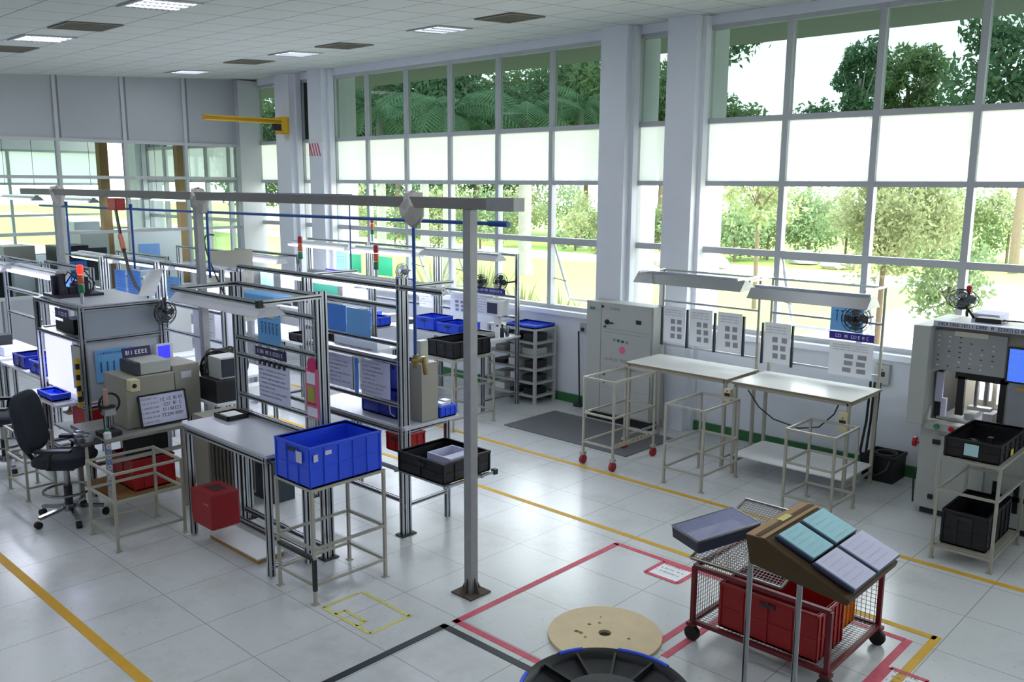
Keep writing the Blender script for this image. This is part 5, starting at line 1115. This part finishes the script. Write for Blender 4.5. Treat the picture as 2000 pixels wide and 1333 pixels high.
for y0, y1, z0, w_, mt, ct in ((8.1, 8.45, 1.12, 'white work sheet under the purple strip of the first window station', m_paper, 'text'), (8.62, 8.95, 1.10, 'white work sheet left on the first window station', m_paper, 'photos'), (9.3, 9.6, 1.12, 'white work sheet on the second window station', m_paper, 'text'),
     (10.2, 10.6, 1.50, 'green board high on the second window station', m_greenp, None), (10.95, 11.25, 1.50, 'green board high on the third window station', m_greenp, None), (11.3, 11.6, 1.52, 'light blue poster high on the third window station', m_sky, 'figures'), (11.9, 12.2, 1.12, 'white work sheet on the third window station', m_paper, 'text')):
    sheetX(8.265, y0, y1, z0, z0+.28, mt, w_, name='work_sheet', content=ct)
fan((8.12, 7.84, 1.62), .11, 'small black fan on the first window station', ry=radians(-80), rz=radians(10), base=(.17, -.12, 0)); fan((8.12, 8.2, 1.60), .10, 'second small black fan left of the first one', ry=radians(-60), rz=radians(40), base=(.17, 0, 0)); fan((8.10, 9.78, 1.62), .12, 'wire fan above the purple strip of the second window station', ry=radians(-80), rz=radians(10), base=(.18, 0, 0))
T = thing('monitor', 'small white boxed monitor on the first window station', 'monitor', (8.15, 7.95, .92)); B(8.05, 8.25, 7.80, 8.04, 1.18, 1.38).build('housing', m_white, T, bevel=.005); B(8.046, 8.05, 7.83, 8.01, 1.21, 1.35).build('screen', M('screen_violet', '38345e', .25), T); B(8.12, 8.18, 7.88, 7.96, .922, 1.18).build('stand', m_white, T)
crate(7.72, 8.10, 8.20, 8.62, .922, 1.06, m_blue, 'bright blue crate on the first window station', ribs=3); crate(7.72, 8.06, 8.68, 9.08, .922, 1.10, m_blue, 'bright blue crate with black holes left of the other on the first window station', ribs=3)
crate(7.74, 8.0, 7.80, 8.12, .922, .99, m_cab, 'pale grey tray at the corner of the first window station', ribs=3, name='parts_tray', cat='tray')
box_thing('black_tool', 7.66, 7.74, 8.02, 8.14, .922, .96, m_black, 'black tool at the table edge by the pale grey tray', 'tool')
for k, (y, z) in enumerate(((9.4, .98), (9.7, 1.0), (10.1, .97), (10.45, 1.02), (11.0, 1.0), (11.5, .98), (12.0, 1.04))): box_thing('bench_device', 7.80, 7.98, y, y+.16, .922, z+.03*(k % 3), (m_dark, m_cab, m_blue)[k % 3], ('dark', 'pale', 'blue')[k % 3]+' box on the window stations, number %s along from the shelf side' % ('one', 'two', 'three', 'four', 'five', 'six', 'seven')[k], 'box')
# shelf unit
T = thing('shelf_unit', 'grey open shelf unit with six shelves below the window', 'shelf unit', (8.62, 7.9, 0))
X0, X1, Y0, Y1 = 8.42, 8.80, 7.50, 8.34
T.location = (8.61, 7.92, 0)
for (x, y) in ((X0,Y0),(X1,Y0),(X0,Y1),(X1,Y1)): B(x-.018, x+.018, y-.018, y+.018, 0, 1.0).build('leg', m_cab, T)
for k in range(6): B(X0-.02, X1+.02, Y0-.02, Y1+.02, .09+.178*k, .115+.178*k).build('shelf', m_cab, T)
r = random.Random(12)
for k in range(5):
    for q in range(3):
        y = Y0+.04+.27*q; w_ = r.uniform(.16, .23); hh = r.uniform(.04, .11); mt = r.choice([m_dark, m_cab, m_black, m_white, m_greenp if k == 0 else m_dark])
        nm = ('bottom', 'second', 'third', 'fourth', 'fifth')[k]; one('stored_box', B(8.45, 8.70, y, y+w_, .116+.178*k, .116+.178*k+hh), mt, 'small stored box on the %s shelf from below, %s side' % (nm, ('right', 'middle', 'left')[q]), 'box', bevel=.003)
crate(8.42, 8.80, 7.50, 8.0, 1.008, 1.05, m_blue, 'flat blue tray on top of the shelf unit', ribs=4, name='parts_tray', cat='tray')
for k in range(3): MB_ = MB().lathe((8.50, 7.72+.08*k, .0), [(.03, .0)], 4) if False else None
for k, mt in enumerate((m_white, m_dark, m_chrome)):
    T = thing('spray_bottle', ('white', 'dark', 'metal')[k]+' bottle standing beside the small boxed monitor', 'bottle', (8.20, 7.72, .922)); x = 7.95+.09*k
    MB().lathe((x, 7.73, .922), [(.026, 0), (.028, .01), (.028, .11), (.012, .13), (.012, .15)], 14).build('body', mt, T, smooth=True); MB().lathe((x, 7.73, 1.072), [(.014, 0), (.014, .02)], 10).build('cap', m_dark, T, smooth=True)
# stand with black crate before the window stations
stand(6.80, 7.48, 7.33, 8.0, .84, 'tube stand with a black crate near the window stations', levels=(.50, .14))
one('stand_shelf', B(6.81, 7.47, 7.34, 7.99, .842, .852), m_steel, 'thin steel shelf on top of the stand near the window stations', 'shelf')
crate(6.84, 7.44, 7.36, 7.80, .853, 1.05, m_black, 'black ribbed crate on the stand behind the front post', ribs=5)

# middle row
station(6.05, 6.75, 8.25, 9.75, .90, 6.42, 1.72, 'middle row station with black trays, near end', rails=(1.42, 1.12)); station(6.05, 6.75, 9.8, 11.4, .90, 6.42, 1.95, 'middle row station farther from the front post', rails=(1.42, 1.12))
tower(6.50, 8.32, 1.74, 'right signal tower on the middle row with unlit red lens', s=1.15); tower(6.42, 9.78, 1.98-.2, 'left signal tower on the middle row, in front of green boards', s=1.15); tower(8.30, 10.70, 2.0, 'small signal tower on the frame of the window stations'); tower(3.2, 11.9, 1.92, 'distant signal tower at the far left')
for k, (y, n_) in enumerate(((8.30, 'nearest'), (8.75, 'second'), (9.2, 'third'))): crate(6.08, 6.385, y, y+.38, .902, 1.0, m_black, n_+' of the black trays on the middle row station', ribs=3, name='parts_tray', cat='tray')
crate(6.08, 6.36, 8.32, 8.66, 1.002, 1.10, m_black, 'black tray stacked on the nearest black tray', ribs=3, name='parts_tray', cat='tray')
crate(6.5, 6.72, 8.35, 8.85, 1.16, 1.27, m_blue, 'violet blue bin on the middle row shelf', ribs=3, name='parts_bin', cat='bin'); one('bin_shelf', B(6.446, 6.74, 8.30, 9.1, 1.145, 1.158), m_alu, 'thin shelf carrying the violet blue bin', 'shelf')
sheetX(6.39, 8.95, 9.6, 1.44, 1.66, M('deep_green', '14624e', .5), 'dark green panel behind the lit lamp of the middle row', name='panel', cat='panel', content=None)
sheetX(6.39, 8.35, 8.85, 1.44, 1.62, m_gtop, 'pale grey panel beside the dark green panel', name='panel', cat='panel', content=None)
lampshade(6.25, 8.3, 9.6, 1.66, 'lit trough lamp above the dark green panel', group=None, e=3, wd=.18, arm=6.42); lampshade(6.2, 9.85, 11.3, 1.84, 'lit trough lamp on the farther middle row station', group=None, e=3, wd=.18, arm=6.42)
for y0, z0, mt, lb in ((9.9, 1.44, m_paper, 'white chart on the farther middle row station'), (10.4, 1.44, m_teal, 'teal chart on the farther middle row station'), (10.9, 1.14, m_sky, 'blue chart on the farther middle row station')): sheetX(6.39, y0, y0+.32, z0, z0+.26, mt, lb, name='work_sheet')
T = thing('machine_hood', 'sloped grey machine hood behind the signal tower', 'machine', (6.6, 9.4, .9)); g = MB(); g.prism([(6.5, 9.3, .902), (6.72, 9.3, .902), (6.72, 9.3, 1.5), (6.62, 9.3, 1.56), (6.5, 9.3, 1.3)], (0, .4, 0)); g.build('body', m_cab, T, bevel=.006)
box_thing('white_cabinet', 6.8, 7.3, 8.3, 9.1, 0, .62, m_cab, 'low pale cabinet behind the black crate stand', 'cabinet')

# rows behind the near stations
T = thing('board_panel', 'large beige grey board standing in front of the far pillar', 'board', (5.85, 10.2, 0)); B(5.38, 5.98, 10.2, 10.24, 1.10, 2.02).build('board', m_beige, T); B(5.42, 5.46, 10.16, 10.28, 0, 1.1).build('leg', m_alu, T); B(5.90, 5.94, 10.16, 10.28, 0, 1.1).build('leg', m_alu, T)
W_ = [(4.42, 5.02, 8.15, 9.5, 4.44, 2.0, 'pale station behind the cable coil'), (4.42, 5.02, 9.6, 11.0, 4.44, 1.98, 'station in the second rank behind the cable coil'), (4.42, 5.02, 11.1, 12.5, 4.44, 1.95, 'station in the farthest rank before the partition'),
      (3.12, 3.72, 9.45, 10.75, 3.68, 1.98, 'left row station directly behind the grey enclosure'), (3.12, 3.72, 10.9, 12.2, 3.68, 1.95, 'left row station farthest away'), (5.3, 5.9, 11.2, 12.8, 5.34, 1.9, 'station between the rows near the partition'), (6.4, 7.1, 11.7, 13.2, 6.44, 1.9, 'station near the partition under the crane')]
for (x0, x1, y0, y1, px, zt, lb) in W_: station(x0, x1, y0, y1, .88, px, zt, lb, rails=(1.55, 1.25))
lampshade(4.68, 8.2, 9.45, 1.90, 'lit trough lamp over the pale station behind the cable coil', group=None, e=3, wd=.2, arm=4.44); lampshade(4.68, 9.65, 10.9, 1.88, 'lit trough lamp in the second rank', group=None, e=3, wd=.2, arm=4.44); lampshade(4.68, 11.15, 12.4, 1.86, 'lit trough lamp in the farthest rank', group=None, e=3, wd=.2, arm=4.44)
lampshade(3.36, 9.45, 10.7, 1.88, 'lit trough lamp at the left edge behind the enclosure', group=None, e=5, wd=.2, arm=3.68); lampshade(3.36, 10.95, 12.1, 1.86, 'lit trough lamp farthest along the left row', group=None, e=4, wd=.2, arm=3.68)
box_thing('white_cabinet', 4.52, 4.98, 8.7, 9.0, .882, 1.72, m_gtop, 'white boxed machine above the cable coil', 'machine'); box_thing('white_cabinet', 4.50, 4.95, 9.9, 10.3, .882, 1.50, m_cab, 'grey boxed machine behind the white one', 'machine')
for (x, y0, y1, z0, z1, mt, lb) in ((4.40, 9.95, 10.3, 1.57, 1.86, m_sky2, 'saturated blue sheet in the second rank'), (4.40, 10.35, 10.65, 1.57, 1.84, m_sky2, 'second saturated blue sheet in the same rank'), (3.64, 9.6, 9.9, 1.56, 1.84, m_sky2, 'blue sheet behind the lit red tower'), (3.64, 9.95, 10.25, 1.56, 1.84, M('royal_blue', '2f63c4', .6), 'deeper blue sheet behind the lit red tower'),
      (3.64, 10.35, 10.65, 1.2, 1.5, m_paper, 'white sheet left of the blue sheets'), (4.40, 8.3, 8.6, 1.28, 1.54, m_paper, 'white sheet on the pale station'), (4.40, 11.3, 11.7, 1.5, 1.8, m_paper, 'white sheet in the farthest rank'), (5.30, 11.5, 11.9, 1.3, 1.6, m_teal, 'teal sheet near the partition'), (6.40, 12.0, 12.5, 1.3, 1.6, m_paper, 'white sheet under the crane'), (4.40, 9.0, 9.3, 1.58, 1.86, m_sky, 'light blue sheet beside the tilted chart')):
    sheetX(x, y0, y1, z0, z1, mt, lb, name='work_sheet')
crate(3.16, 3.46, 9.6, 9.95, .882, 1.02, m_blue, 'blue bin on the station behind the enclosure', ribs=3, name='parts_bin', cat='bin'); crate(3.16, 3.44, 10.1, 10.45, .882, 1.02, m_dblue, 'dark blue bin on the station behind the enclosure', ribs=3, name='parts_bin', cat='bin')
r = random.Random(31)
CO = [('pale', m_cab), ('dark', m_dark), ('white', m_white), ('black', m_black), ('blue', m_blue), ('beige', m_beige)]
for i, (x0, x1, y0, y1, px, zt, lb) in enumerate(W_):
    for k in range(4):
        y = y0+.12+k*(y1-y0-.3)/4; x = x0+.10+.1*r.random(); cn, mt = CO[(i*4+k*5+i) % 6]
        if i in (0, 1) and .0 < 9.0-y < .5: continue
        o_ = ('nearest', 'second', 'third', 'last')[k]
        if i in (0, 1, 3): continue
        box_thing('bench_device', x, x+.16, y, y+.18, .882, .93+.17*r.random(), mt, '%s box, %s on the %s' % (cn, o_, lb), 'box')
# far left cluster
T = thing('side_table', 'white lit table at the far left with a white printer', 'table', (2.6, 11.3, 0)); B(2.2, 3.0, 10.6, 12.0, .83, .85).build('tabletop', m_white, T)
for (x, y) in ((2.24,10.64),(2.96,10.64),(2.24,11.96),(2.96,11.96)): MB().prof((x,y,0),(x,y,.83), .04).build('leg', m_alu, T)
T = thing('printer', 'white rounded printer with a blue side cover on the side table', 'printer', (2.8, 10.9, .85)); g = MB(); g.prism([(2.5,10.75,.852),(2.92,10.75,.852),(2.92,10.75,1.22),(2.78,10.75,1.30),(2.58,10.75,1.2),(2.5,10.75,1.0)], (0,.4,0)); g.build('body', m_lilac, T, bevel=.015); B(2.92, 2.95, 10.75, 11.15, .852, 1.12).build('side_cover', m_blue, T, bevel=.005)
stand(2.35, 2.85, 12.3, 12.9, 1.10, 'tall white tube stand far left behind the side table', levels=(.6, .2), group=None); crate(2.32, 2.88, 12.3, 12.85, 1.102, 1.32, m_black, 'black crate with a white label on the tall far stand', ribs=4)
box_thing('red_case', 2.4, 2.6, 10.3, 10.55, .0, .72, m_red, 'dark red case standing at the near end of the side table', 'case')
T = thing('white_booth', 'white booth with a pale blue front at the far left edge', 'booth', (2.2, 13.6, 0)); B(1.6, 3.2, 13.4, 14.0, 0, 2.05).build('body', m_white, T); B(1.7, 3.1, 13.39, 13.4, 1.4, 1.95).build('blue_front', M('booth_blue', '8fb4f2', .4), T)  # front panel is a plain pale blue sheet

# ================================================================== NEXT ROOM BEHIND THE PARTITION
for x, y, lb in ((6.95, 17.0, 'orange square column behind the partition, left one'), (8.45, 17.0, 'orange square column behind the partition, right one')):
    one('orange_column', B(x-.08, x+.08, y-.08, y+.08, 0, cz(x)-.02), M('orange_brown_paint', '96754a', .6), lb, 'column')
T = thing('white_booth', 'white machine booth with a window behind the partition', 'booth', (7.7, 17.2, 0)); B(7.25, 8.2, 16.6, 17.6, 0, 1.95).build('body', m_white, T); B(7.35, 7.75, 16.59, 16.6, 1.2, 1.7).build('window', M('booth_blue', '8fb4f2', .4), T)
r = random.Random(77)
names = ['leftmost', 'second', 'third', 'fourth', 'fifth', 'sixth', 'seventh', 'rightmost']
for k in range(8):
    x = 3.2+.62*k; y = 15.7+r.random()*1.8; hgt = r.uniform(1.2, 2.1); T = thing('machine_cabinet', names[k]+' dim machine cabinet behind the partition glass', 'machine', (x, y, 0))
    if 7.0 < x+.25 < 8.3: y = 18.5; 
    B(x, x+.5, y, y+.6, 0, hgt).build('body', (m_dark, m_cab, m_gtop, m_beige)[k % 4], T); B(x+.05, x+.45, y-.005, y, hgt*.55, hgt*.85).build('panel', (m_sky2, m_dark, m_black, m_white)[k % 4], T)
for k in range(5): MB_ = lampshade(4.4+.9*k, 15.6, 17.2, 2.5+.05*(k % 2), 'lit strip lamp in the room behind the partition', group='strip lamps behind the partition', e=1.5, hang=cz(4.4+.9*k)-.012)
lo = None

# ------------------------------------------------------------------ pieces that belong to a part hang under that part
SUB = {'screen':'housing','icons':'housing','caster':'star_base','lift_cover':'gas_lift','meter':'upper_door','rotary_handle':'upper_door','push_buttons':'upper_door','red_sticker':'upper_door',
       'yellow_stripe':'right_door','door_lock':'lower_door','push_button':'button_bar','vent_holes':'drilled_panel','white_labels':'drilled_panel','title_lettering':'title_bar','tube':'shade',
       'dial':'body','socket_plate':'body','indicator':'body','cap':'body','top_slot':'body','corner_cap':'canopy_rail','spoke':'upper_flange','blue_rim':'upper_flange','hub_ring':'upper_flange',
       'regulator_valve':'drop_pipe','louvre':'frame','yellow_label':'sloped_box','side_label':'shell','paper_label':'shell','handle_slot':'shell','rim':'shell','blade':'motor','fixture_plate':'press_frame','press_ram':'press_frame'}
tops = [o for o in COL.objects if o.parent is None and 'label' in o]
byp = {}
for o in COL.objects:
    if o.parent is not None: byp.setdefault(o.parent.name, []).append(o)
for t in tops:
    ch = byp.get(t.name, []); first = {}
    for c in ch: first.setdefault(c.name.split('.')[0], c)
    for c in ch:
        p = SUB.get(c.name.split('.')[0])
        if p and p in first and first[p] is not c and c.name not in byp: c.parent = first[p]
